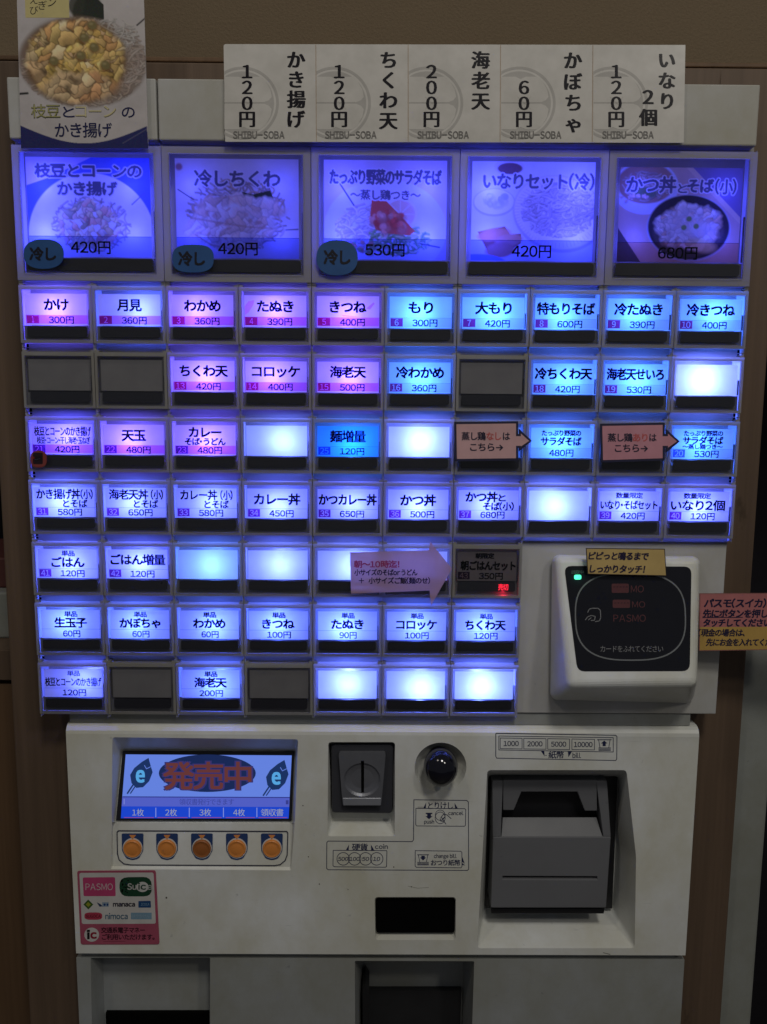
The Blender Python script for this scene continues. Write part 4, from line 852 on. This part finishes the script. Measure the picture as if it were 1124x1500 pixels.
# scuffs and specks
for x, y, a in ((244, 1315, 1.3), (603, 1299, 0.8), (577, 1270, 0.9), (468, 1295, 0.9), (444, 1180, 0.8), (700, 1400, 0.8), (452, 1255, 0.8), (510, 1303, 0.7)): lab.ell(x, y, a, a * 1.1, (0.08, 0.07, 0.05), 1, n=10)
lab.line([(598, 1298), (612, 1301), (628, 1300)], 0.6, (0.3, 0.28, 0.24), 1); lab.line([(884, 1395.5), (894, 1398)], 0.9, (0.16, 0.15, 0.13), 1)
obj('scuff_mark', lab, MAT['gpaper'], machine, fix=False)

# ---- card reader
m = MB(); m.box(0.1203, 0.2985, 0.0076, 0.0232, zsub, rowz(3) - CELLH - 0.0037); obj('reader_plate', m, MAT['plate'], machine, bevel=0.0008)
base = [(807, 812, 0.0074), (1027, 814.5, 0.0074), (1016, 1032, 0.0074), (803, 1026.5, 0.0074)]
fq = [(812.5, 813.5, -0.008), (1024, 815.5, -0.008), (1022, 1004, -0.040), (833, 1007, -0.040)]
rf = on_quad([P(*fq[0]), P(*fq[1]), P(*fq[3])], None); ff = [P(*fq[0]), P(*fq[1]), rf(1022, 1004, 0), P(*fq[3])]
m = MB(); m.loft([[P(*q) for q in base], ff], 0); rd = obj('card_reader', m, MAT['white'], machine, bevel=0.0062, seg=5, angle=20, smooth=False)
p = Print(rf); p.poly(rpoly([(826.5, 829), (846, 983.5), (1010.5, 983), (1013, 830)], 11), (0.011, 0.011, 0.016), 4)
loop = []
for t in range(64):
    a = 2 * math.pi * t / 64; c, s_ = math.cos(a), math.sin(a); e = 0.72; sq = lambda v: math.copysign(abs(v) ** e, v)
    yy = 903.5 + 64.5 * sq(s_); loop.append((923.5 + 81.5 * sq(c) + (903 - yy) * -0.02, yy))
inn = [(923.5 + (x - 923.5) * 0.976, 903.5 + (y - 903.5) * 0.97) for x, y in loop]
p.ring(loop, inn, (0.20, 0.21, 0.22), 6); GR = (0.24, 0.24, 0.25); RD = (0.115, 0.042, 0.046)
p.text('カードをふれてください', 925.5, 950.5, 10.5, 92, GR, 6, 0.0)
def block_logo(x0, x1, y0, y1, half):
    if half:
        p.rrect(x0, y0, x0 + (x1 - x0) * 0.53, y1, 2, RD, 6)
        for i in range(5): p.rect(x0 + 2.5 + i * 4.6, y0 + 4.2, x0 + 5 + i * 4.6, y0 + 5.4, (0.03, 0.015, 0.02), 7)
        p.text('MO', x0 + (x1 - x0) * 0.79, (y0 + y1) / 2 + 1, (y1 - y0) * 1.0, (x1 - x0) * 0.40, RD, 6, 0.0)
    else: p.text('PASMO', (x0 + x1) / 2, (y0 + y1) / 2, (y1 - y0) * 1.15, x1 - x0, RD, 6, 0.0)
block_logo(896, 943.5, 855, 868.5, True); block_logo(897.5, 945.5, 878.5, 890.5, True); block_logo(898.5, 946, 899.5, 911.5, False)
p.line([(861, 897), (863, 892.5), (867, 891), (876, 891), (879.5, 894), (880, 905), (878, 909.5), (872, 910.5)], 1.1, GR, 6); p.line([(857.5, 908), (861, 903.5), (866, 901.5), (872, 903), (871, 908.5), (866, 909)], 1.1, GR, 6); p.line([(866, 905), (862, 908)], 1.0, GR, 6)
p.text('読取中', 846, 838, 6, 18, (0.10, 0.11, 0.11), 6, 0.0)
obj('reader_face', p, MAT['reader'], rd, fix=False)
g = Print(rf); g.rrect(841, 842, 851.5, 849, 2.5, (0.08, 1.0, 0.5), 9); obj('indicator_lamp', g, MAT['led'], rd, fix=False)
l = bpy.data.lights.new('indicator_glow', 'POINT'); l.energy = 0.0012; l.color = (0.1, 1, 0.5); l.shadow_soft_size = 0.002; o = bpy.data.objects.new('indicator_glow', l); COL.objects.link(o); o.parent = rd; o.location = Vector(rf(846, 845, 0.003) - ORIGIN['card_reader'])

# ================================================================== paper signs, tags and stickers (things of their own)
def sheet(name, pts, y, col, back=0.0008, tilt=0.0, drop=0.0):
    xs, ys = [q[0] for q in pts], [q[1] for q in pts]
    p = Print(on_quad([P(min(xs), min(ys), y), P(max(xs), min(ys), y - tilt), P(min(xs), max(ys), y - drop)], None) if tilt or drop else on_plane(y)); p.slab(pts, back, col); return p
# price placard
pl = empty('price_placard', P(665, 208, -0.0060) + np.array([0, 0, 0])); tag(pl, 'long white placard of five price cards with black upright lettering above the buttons', 'sign')
edges = [(327.8, 330, 'tl'), (462.6, 463.4, ''), (597.8, 597.8, ''), (733.2, 732.4, ''), (868.4, 867.4, ''), (1004.3, 1001.8, '')]
CR = (0.60, 0.575, 0.54); EM = (0.44, 0.42, 0.395)
ITEMS = [('かき揚げ', '120円'), ('ちくわ天', '120円'), ('海老天', '200円'), ('かぼちゃ', '60円'), ('いなり', '120円')]
for i in range(5):
    xt0, xb0, _ = edges[i]; xt1, xb1, _ = edges[i + 1]; yt = 64.6 + i * 0.25; yb = 207.6 + i * 0.3
    pts = [(xt0 + 0.1, yt), (xb0 + 0.1, yb), (xb1, yb + 0.3), (xt1, yt + 0.2)]
    if i == 0: pts = [(xt0 + 3, yt), (xt0 + 0.8, yt + 0.8), (xt0, yt + 3)] + pts[1:]
    p = sheet('price_card', pts, -0.0068, CR); w0 = xt0 + 0.5
    cx, cyy = w0 + 27, 151.0
    clip = lambda q: [(max(w0 + 0.6, x), y) for x, y in q]
    p.ring(clip(ellpts(cx, cyy, 53.5, 53.5, 72)), clip(ellpts(cx, cyy, 49.5, 49.5, 72)), EM, 1); p.poly(clip(ellpts(cx, cyy, 46.5, 46.5, 72)), EM, 1)
    for sgn in (-1, 1):
        lobe = [(w0 + 0.6, cyy + sgn * 1.1), (cx + 32, cyy + sgn * 1.1), (cx + 39, cyy + sgn * 4), (cx + 43, cyy + sgn * 9), (cx + 41, cyy + sgn * 20), (cx + 34, cyy + sgn * 32), (cx + 26, cyy + sgn * 38.5), (cx + 10, cyy + sgn * 38.5), (cx + 2, cyy + sgn * 35), (cx - 5, cyy + sgn * 38.5), (w0 + 0.6, cyy + sgn * 38.5)]
        p.poly(lobe, (0.575, 0.55, 0.515), 2)
    for dx, dy in ((-10, -9), (-10, 9), (9, -9), (9, 9), (0, 14)): p.line([(cx + 8, cyy), (cx + 8 + dx, cyy + dy)], 0.7, (0.50, 0.475, 0.44), 3)
    p.line([(xt0 + 0.3, yt + 1), (xb0 + 0.3, yb - 1)], 0.7, (0.42, 0.29, 0.18), 4) if i else None
    nm, prc = ITEMS[i]; K = (0.012, 0.010, 0.014)
    pc = [c for c in prc]; y1 = 186.0; y0 = y1 - 23.2 * len(pc)
    p.column(prc, w0 + 34, y0, y1, 26, col=K, bold=0.022, mincho=0.040)
    if i < 4:
        n = len(nm); st = (29.0, 29.6, 30.0, 31.0)[i]; y0 = 73 + (0 if i != 1 else 0)
        p.column(nm, w0 + 106, y0, y0 + st * n, 27.5, col=K, bold=0.022, mincho=0.045)
    else:
        p.column('いなり', w0 + 108.5, 73, 163, 27, col=K, bold=0.022, mincho=0.045); p.column('2個', w0 + 80.5, 127, 187, 27, col=K, bold=0.022, mincho=0.045)
    p.text('SHIBU-SOBA', w0 + 51, 197.5, 14.0, 75, (0.20, 0.19, 0.18), 5, -0.004, mincho=0.02)
    obj('price_card', p, MAT['gpaper'], pl, fix=False)

# noodle poster
random.seed(21)
k = Canvas(188, 240, (0.62, 0.60, 0.60)); k.ell(60, 150, 160, 90, (0.56, 0.54, 0.55), 0, 0.6, 0.6)
k.poly([(82, 40), (104, 10), (128, 30), (128, 70), (100, 66)], (0.035, 0.04, 0.03)); k.ell(104, 40, 22, 26, (0.035, 0.042, 0.032), 0.2, 1, 0.15); k.ell(88, 30, 12, 16, (0.05, 0.055, 0.04), 0.2, 0.9, 0.3)
k.ell(94, 114, 94, 66, (0.30, 0.25, 0.22), 0.05, 1, 0.08); k.noodles(94, 114, 92, 64, 340, [(0.42, 0.34, 0.29), (0.50, 0.43, 0.38), (0.34, 0.27, 0.23)], 2.2); k.noodles(162, 108, 24, 46, 90, [(0.44, 0.37, 0.33), (0.52, 0.46, 0.42)], 2.0); k.noodles(140, 74, 36, 24, 70, [(0.58, 0.56, 0.54), (0.66, 0.64, 0.62)], 1.6)
CRU = [(0.58, 0.42, 0.13), (0.62, 0.49, 0.20), (0.55, 0.38, 0.16), (0.62, 0.53, 0.32), (0.50, 0.29, 0.12)]
k.ell(84, 111, 75, 61, (0.20, 0.12, 0.06), 0.05, 1, 0.25)
k.chunks(84, 110, 72, 58, 120, [(0.70, 0.52, 0.20), (0.74, 0.58, 0.28), (0.66, 0.44, 0.20), (0.78, 0.66, 0.42), (0.72, 0.56, 0.38), (0.70, 0.46, 0.24), (0.80, 0.70, 0.50), (0.84, 0.70, 0.34), (0.78, 0.60, 0.30)], 0.34, 0.10, 2.0, 0.55)
for _ in range(9):
    a = random.uniform(0, 6.28); r = random.uniform(0.1, 0.75); k.chunks(84 + 66 * r * math.cos(a), 106 + 50 * r * math.sin(a), random.uniform(7, 11), random.uniform(6, 9), 3, [(0.82, 0.66, 0.24), (0.85, 0.72, 0.34), (0.80, 0.64, 0.3)], 0.5, 0.3, 1.6, 0.5)
for x, y in ((52, 112), (92, 104), (112, 92), (98, 78), (128, 118), (70, 132), (110, 60)):
    k.ell(x, y + 1.5, 8.5, 7.5, (0.20, 0.11, 0.05), random.random(), 0.8, 0.5); k.ell(x, y, 7, 6, (0.24, 0.23, 0.12), random.random(), 0.95, 0.4); k.ell(x - 1.5, y - 2, 3, 2, (0.42, 0.40, 0.25), 0, 0.7, 0.8)
k.chunks(90, 150, 56, 22, 26, [(0.78, 0.64, 0.46), (0.72, 0.55, 0.38), (0.66, 0.42, 0.26), (0.80, 0.68, 0.5)], 0.35, 0.35, 2.2, 0.5)
sl = k._sl(8, 48, 158, 176); q = np.hypot((k.X[sl] - 84) / 74, (k.Y[sl] - 112) / 62); k.a[sl] *= 1 + (np.array([1.04, 0.93, 0.74]) - 1) * np.clip((1 - q) / 0.1 + 0.5, 0, 1)[..., None]
k.line([(176, 60), (188, 50)], 2.2, (0.05, 0.04, 0.04)); k.line([(0, 160), (12, 159)], 3.2, (0.03, 0.03, 0.035))
for t, cx, cyy, em, wd in (('枝豆', 38, 186, 23, 44), ('と', 72, 187, 20, 18), ('コーン', 112, 186, 23, 62), ('の', 160, 187, 21, 20)): k.text(t, cx, cyy, em, wd, (0.60, 0.58, 0.58), 2.6)
k.poly([(0, 206)] + [(x, 206 + 26 * math.sin(math.pi * min(1, max(0, x / 188)))) for x in range(0, 189, 6)] + [(188, 240), (0, 240)], (0.030, 0.034, 0.16))
k.poly([(0, 176), (6, 174), (188, 196), (188, 205)] + [(x, 205.5 + 26 * math.sin(math.pi * x / 188)) for x in range(184, -1, -6)] + [(0, 205)], (0.60, 0.58, 0.60), 0.0)
for q in range(14): k.line([(150 + q * 2.6, 232 - q * 1.5), (151.4 + q * 2.6, 231 - q * 1.5)], 0.8, (0.2, 0.2, 0.3))
p = Print(on_plane(-0.0068)); A, B, Cc, Dd = (24.4, -23), (31.3, 217), (217.6, 217.4), (210.4, -23)
base_fn = p.fn
def warp(u, v, lift): return base_fn(A[0] + (Dd[0] - A[0]) * u + (B[0] - A[0]) * v + (A[0] - Dd[0] - B[0] + Cc[0]) * u * v, A[1] + (240.3) * v, lift)
k.a *= np.array([0.84, 0.80, 0.80]); p.slab([A, B, Cc, Dd], 0.0008, (0.45, 0.43, 0.44)); p.fn = warp; k.grid(p, 0, 0, 1, 1, 2)
p.fn = lambda x, y, lift: warp(x / 188, y / 240, lift)
DK = (0.018, 0.02, 0.075)
for t, cx, cyy, em, wd, col in (('枝豆', 38, 186, 22, 43, (0.05, 0.055, 0.03)), ('と', 72, 187, 19, 17, DK), ('コーン', 112, 186, 22, 60, (0.33, 0.27, 0.12)), ('の', 160, 187, 20, 19, DK)): p.text(t, cx, cyy, em, wd, col, 5, 0.035, mincho=0.01)
p.text('枝豆', 38, 186, 21, 42, (0.34, 0.32, 0.13), 9, -0.004); p.text('コーン', 112, 186, 21, 59, (0.56, 0.50, 0.30), 9, 0.0)
p.text('かき揚げ', 93, 213.5, 23.5, 84, DK, 5, 0.03, mincho=0.012)
p.poly([(12, -2), (12, 49), (77, 49), (77, -2)], (0.56, 0.48, 0.22), 3); p.column('枝豆コン', 52, -40, 36, 16, col=(0.05, 0.04, 0.03), L=4, bold=0.0); p.column('玉ねぎ', 38, -14, 40, 15, col=(0.05, 0.04, 0.03), L=4, bold=0.0); p.column('小えび', 25, 0, 46, 14, col=(0.05, 0.04, 0.03), L=4, bold=0.0)
tag(obj('menu_poster', p, MAT['gpaper'], fix=False), 'noodle fritter photo poster with navy curved foot at upper left', 'poster')

# cold stickers on the big buttons
SB = (0.022, 0.085, 0.26)
def sticker(pts, cx, cyy, em, wd, label):
    p = sheet('cold_sticker', pts, -0.0038, SB, 0.0004); p.text('冷し', cx, cyy, em, wd, (0.006, 0.006, 0.014), 2, 0.04)
    tag(obj('cold_sticker', p, MAT['paper'], fix=False), label, 'sticker', 'blue oval stickers on the picture buttons')
def sq(cx, cyy, rx, ry, e, rot=0): 
    o = []
    for t in range(40):
        a = -2 * math.pi * t / 40; c, s_ = math.cos(a), math.sin(a); x, y = rx * math.copysign(abs(c) ** e, c), ry * math.copysign(abs(s_) ** e, s_); o.append((cx + x * math.cos(rot) - y * math.sin(rot), cyy + x * math.sin(rot) + y * math.cos(rot)))
    return o
sticker(sq(64.2, 372, 29.5, 21.8, 0.85), 63, 372, 21, 38, 'blue oval sticker on the leftmost picture button with blue bowl rim')
sticker(sq(282.8, 378.7, 30.4, 20.4, 0.72), 281, 379, 22, 38, 'blue oval sticker on the dim purplish second picture button')
sticker(sq(494, 377.5, 30.3, 26, 0.86), 494, 377, 23, 38, 'larger blue oval sticker on the salad noodle picture button')

# arrow tags over buttons of the third row
def arrow_tag(rect, head, rows, label, face, dark):
    (x0, y0), (x1, y1), (x2, y2), (x3, y3) = rect; (nx, ny0, ny1), (hx, hy0, hy1), (tx, ty) = head
    shape = [(x0, y0), (x3, y3), (x2, y2), (x2, ny1), (hx, ny1), (hx, hy1), (tx, ty), (hx, hy0), (hx, ny0), (x1, ny0), (x1, y1)]
    ins = [(x0 + 3.2, y0 + 3.4), (x3 + 3.2, y3 - 3.6), (x2 - 3.2, y2 - 3.4), (x2 - 3.2, ny1 - 3), (hx + 3.2, ny1 - 3), (hx + 3.2, hy1 - 7.5), (tx - 4.2, ty), (hx + 3.2, hy0 + 7.5), (hx + 3.2, ny0 + 3), (x1 - 3.2, ny0 + 3), (x1 - 3.2, y1 + 3.4)]
    p = sheet('arrow_tag', shape, -0.0044, (0.016, 0.016, 0.05), 0.0006, 0.0012, 0.0022); p.poly(ins, face, 1)
    for t, cx, cyy, em, wd, c in rows: p.text(t, cx, cyy, em, wd, c, 3, 0.025)
    tag(obj('arrow_tag', p, MAT['paper'], fix=False), label, 'arrow tag', 'pink arrow tags with navy borders')
RED = (0.50, 0.10, 0.10); INKP = (0.016, 0.014, 0.04)
arrow_tag([(665.6, 618), (759.3, 617), (759.3, 674.6), (666.4, 675.8)], [(759, 636, 656), (760, 627.5, 661.5), (779.5, 645.8)], [('蒸し鶏', 694, 639, 13, 35, INKP), ('なし', 723.5, 639, 13, 21, RED), ('は', 742, 639, 13, 10, INKP), ('こちら→', 713, 655, 13, 48, INKP)], 'peach arrow tag with red word なし pointing at the 480円 salad button', (0.58, 0.355, 0.37), None)
arrow_tag([(879.3, 620.6), (974, 619), (974, 674.6), (880.4, 677.6)], [(974, 636, 656), (975.5, 627.8, 663.4), (996, 646.6)], [('蒸し鶏', 908.5, 641, 13, 36, INKP), ('あり', 938, 641, 13, 21, RED), ('は', 956.5, 641, 13, 10, INKP), ('こちら→', 925, 656.5, 13, 48, INKP)], 'rose arrow tag with red word あり pointing at the 530円 salad button', (0.54, 0.25, 0.31), None)
# paper arrow
p = sheet('paper_arrow', [(512.8, 809.2), (514.5, 869.6), (629.5, 865), (631.4, 887.5), (662.3, 833), (630.2, 793), (628.4, 806)], -0.0036, (0.50, 0.33, 0.36), 0.0005, 0.0035, 0.0015)
p.v, p.f, p.c, p.m = p.v[:7], p.f[:1], p.c[:1], p.m[:1]; p.c[0] = (0.62, 0.40, 0.42)
p.text('朝～10時迄！', 552, 826.5, 11.5, 66, (0.50, 0.05, 0.12), 3, 0.03); p.text('小サイズのそばorうどん', 565.5, 838.5, 10, 92, (0.03, 0.018, 0.05), 3, 0.03); p.text('＋  小サイズご飯(麺のせ)', 578, 850.5, 10, 104, (0.03, 0.018, 0.05), 3, 0.03)
tag(obj('paper_arrow', p, MAT['thin'], fix=False), 'plain pale pink paper arrow pointing at the unlit breakfast set button', 'paper arrow')
# seal
p = sheet('round_seal', sq(56.8, 672.5, 12, 12.4, 0.8), -0.0033, (0.24, 0.05, 0.045), 0.0003); p.poly(rr(48.5, 663, 63, 680, 2), (0.02, 0.008, 0.014), 1); p.text('完売', 56, 671.5, 8, 12, (0.012, 0.006, 0.01), 2, 0.02); p.ell(49.8, 670.5, 2, 1.5, (0.25, 0.02, 0.03), 2, n=12); p.line([(51, 673.5), (60, 671.5)], 0.7, (0.12, 0.12, 0.2), 2)
tag(obj('round_seal', p, MAT['paper'], fix=False), 'small dull red round seal at the corner of button 21', 'seal')
# yellow tag on the reader
p = sheet('yellow_tag', [(858.4, 803), (860.8, 841.2), (976.8, 843.8), (974.2, 804)], -0.0185, (0.03, 0.02, 0.02), 0.0006); p.poly([(859.6, 804), (861.9, 840.2), (975.6, 842.7), (973.1, 805)], (0.60, 0.43, 0.17), 1)
p.text('ピピっと鳴るまで', 906.5, 814.5, 12.5, 87, (0.02, 0.014, 0.05), 3, 0.04, slant=0.16, rot=0.01); p.text('しっかりタッチ！', 904.5, 833.5, 12.5, 80, (0.02, 0.014, 0.05), 3, 0.04, slant=0.16, rot=0.01)
tag(obj('yellow_tag', p, MAT['paper'], fix=False), 'yellow paper tag stuck over the top edge of the card reader', 'tag')
# pink and yellow notice
p = sheet('notice', [(1025, 869.3), (1024.2, 953.5), (1205, 951), (1206, 868.5)], -0.009, (0.30, 0.12, 0.11), 0.0008, 0.010, 0.002)
p.poly([(1026, 870.4), (1025.5, 918.6), (1204, 917.8), (1205, 869.6)], (0.46, 0.165, 0.165), 1); p.poly([(1025.5, 918.6), (1025.3, 952.4), (1204, 950), (1204, 917.8)], (0.50, 0.315, 0.085), 1)
NK = (0.016, 0.012, 0.045); kw = dict(col=NK, L=3, slant=0.14)
def lt(t, x, y, em, adv, b=0.04): p.text(t, x + adv * len(t) / 2, y, em, adv * len(t) * 0.97, NK, 3, b, slant=0.14)
lt('パスモ(スイカ)は', 1030.5, 883.5, 14, 12.0); lt('先にボタンを押して', 1028.5, 898.8, 13, 12.2); p.line([(1029.5, 904.6), (1088, 904.2)], 1.1, NK, 3); lt('タッチしてください。', 1029, 912.2, 12.5, 10.6); lt('（現金の場合は、', 1022, 926.8, 11.5, 8.8, 0.03); lt('先にお金を入れてください）', 1033, 940.8, 11.5, 9.4, 0.03)
tag(obj('notice', p, MAT['paper'], fix=False), 'red and yellow paper notice sticking out right of the card reader', 'notice')
# payment sticker
p = sheet('payment_sticker', rpoly([(113.2, 1275.8), (118.5, 1383.6), (233.9, 1383.4), (228.3, 1275)], 3.5), YP - 0.0006, (0.40, 0.085, 0.14), 0.0004)
p.poly(rpoly([(116.4, 1278.6), (120.2, 1353.4), (228.6, 1353), (225.2, 1278)], 3), (0.60, 0.58, 0.56), 1)
p.poly(rpoly([(121.5, 1285.2), (122.8, 1312.6), (169.8, 1312.6), (168.8, 1284.8)], 2), (0.50, 0.06, 0.17), 2); p.text('PASMO', 145.6, 1298.8, 13, 40, (0.62, 0.5, 0.52), 3, 0.0)
p.poly(rpoly([(175, 1285), (175.6, 1313), (223.2, 1313), (222.2, 1284.2)], 12.5), (0.012, 0.055, 0.028), 2)
for i in range(22): p.ell(178 + random.random() * 12, 1289 + random.random() * 20, 1.3, 1.1, (0.004, 0.012, 0.006), 3, n=8)
p.text('Su', 193.5, 1298.4, 12, 13, (0.5, 0.5, 0.48), 3, 0.02); p.ell(209, 1299, 9, 7.5, (0.58, 0.58, 0.56), 3); p.text('ic', 208.5, 1298.2, 12, 11, (0.012, 0.055, 0.028), 4, 0.03); p.text('a', 220, 1298.5, 12, 6, (0.4, 0.42, 0.4), 4, 0.02)
p.poly([(129.5, 1317.5), (122.5, 1324.8), (129.8, 1332), (137, 1324.8)], (0.05, 0.11, 0.02), 2); p.poly([(129.5, 1321), (126, 1324.8), (129.8, 1328.4), (133.4, 1324.8)], (0.3, 0.32, 0.03), 3)
p.poly([(142, 1321.5), (148, 1324.5), (150.5, 1327.5), (146, 1328)], (0.03, 0.05, 0.12), 2); p.rect(150, 1321.5, 159.5, 1328, (0.25, 0.33, 0.42), 2); p.ell(153.5, 1325, 1.6, 1.8, (0.02, 0.06, 0.2), 3, n=10); p.ell(157.8, 1325, 1.4, 1.8, (0.02, 0.06, 0.2), 3, n=10)
p.text('manaca', 182, 1324.4, 8.5, 32, (0.03, 0.025, 0.04), 2, 0.05); p.poly(rpoly([(203, 1319.8), (203, 1329.4), (221.5, 1329.4), (221, 1319.4)], 1), (0.018, 0.07, 0.20), 2); p.text('ICOCA', 213, 1324.4, 5, 12, (0.2, 0.35, 0.5), 3)
p.poly(sq(137, 1341.8, 13, 5.4, 0.6), (0.45, 0.05, 0.09), 2); p.text('SUGOCA', 137, 1341.8, 6, 22, (0.2, 0.02, 0.04), 3, 0.03); p.text('nimoca', 171, 1342, 11, 32.5, (0.04, 0.12, 0.2), 2, 0.02); p.rect(192, 1336.8, 222.5, 1346.5, (0.20, 0.33, 0.44), 2); p.text('はやかけん', 207, 1341.6, 5.5, 26, (0.3, 0.42, 0.52), 3)
p.ell(134.6, 1369, 10.8, 10.4, (0.60, 0.57, 0.55), 2); p.text('i', 129.8, 1369, 16, 3.6, (0.012, 0.012, 0.012), 3, 0.05); p.text('c', 137.5, 1368.6, 15, 8.5, (0.28, 0.02, 0.04), 3, 0.05)
p.text('交通系電子マネー', 180.5, 1362.4, 9, 64, (0.045, 0.01, 0.02), 2, 0.02); p.text('ご利用いただけます。', 188, 1372.4, 9, 77, (0.045, 0.01, 0.02), 2, 0.02); p.line([(152, 1379), (184, 1378.6)], 0.6, (0.2, 0.03, 0.06), 2)
tag(obj('payment_sticker', p, MAT['gpaper'], fix=False), 'pink bordered sticker of transit card logos at lower left of the panel', 'sticker')
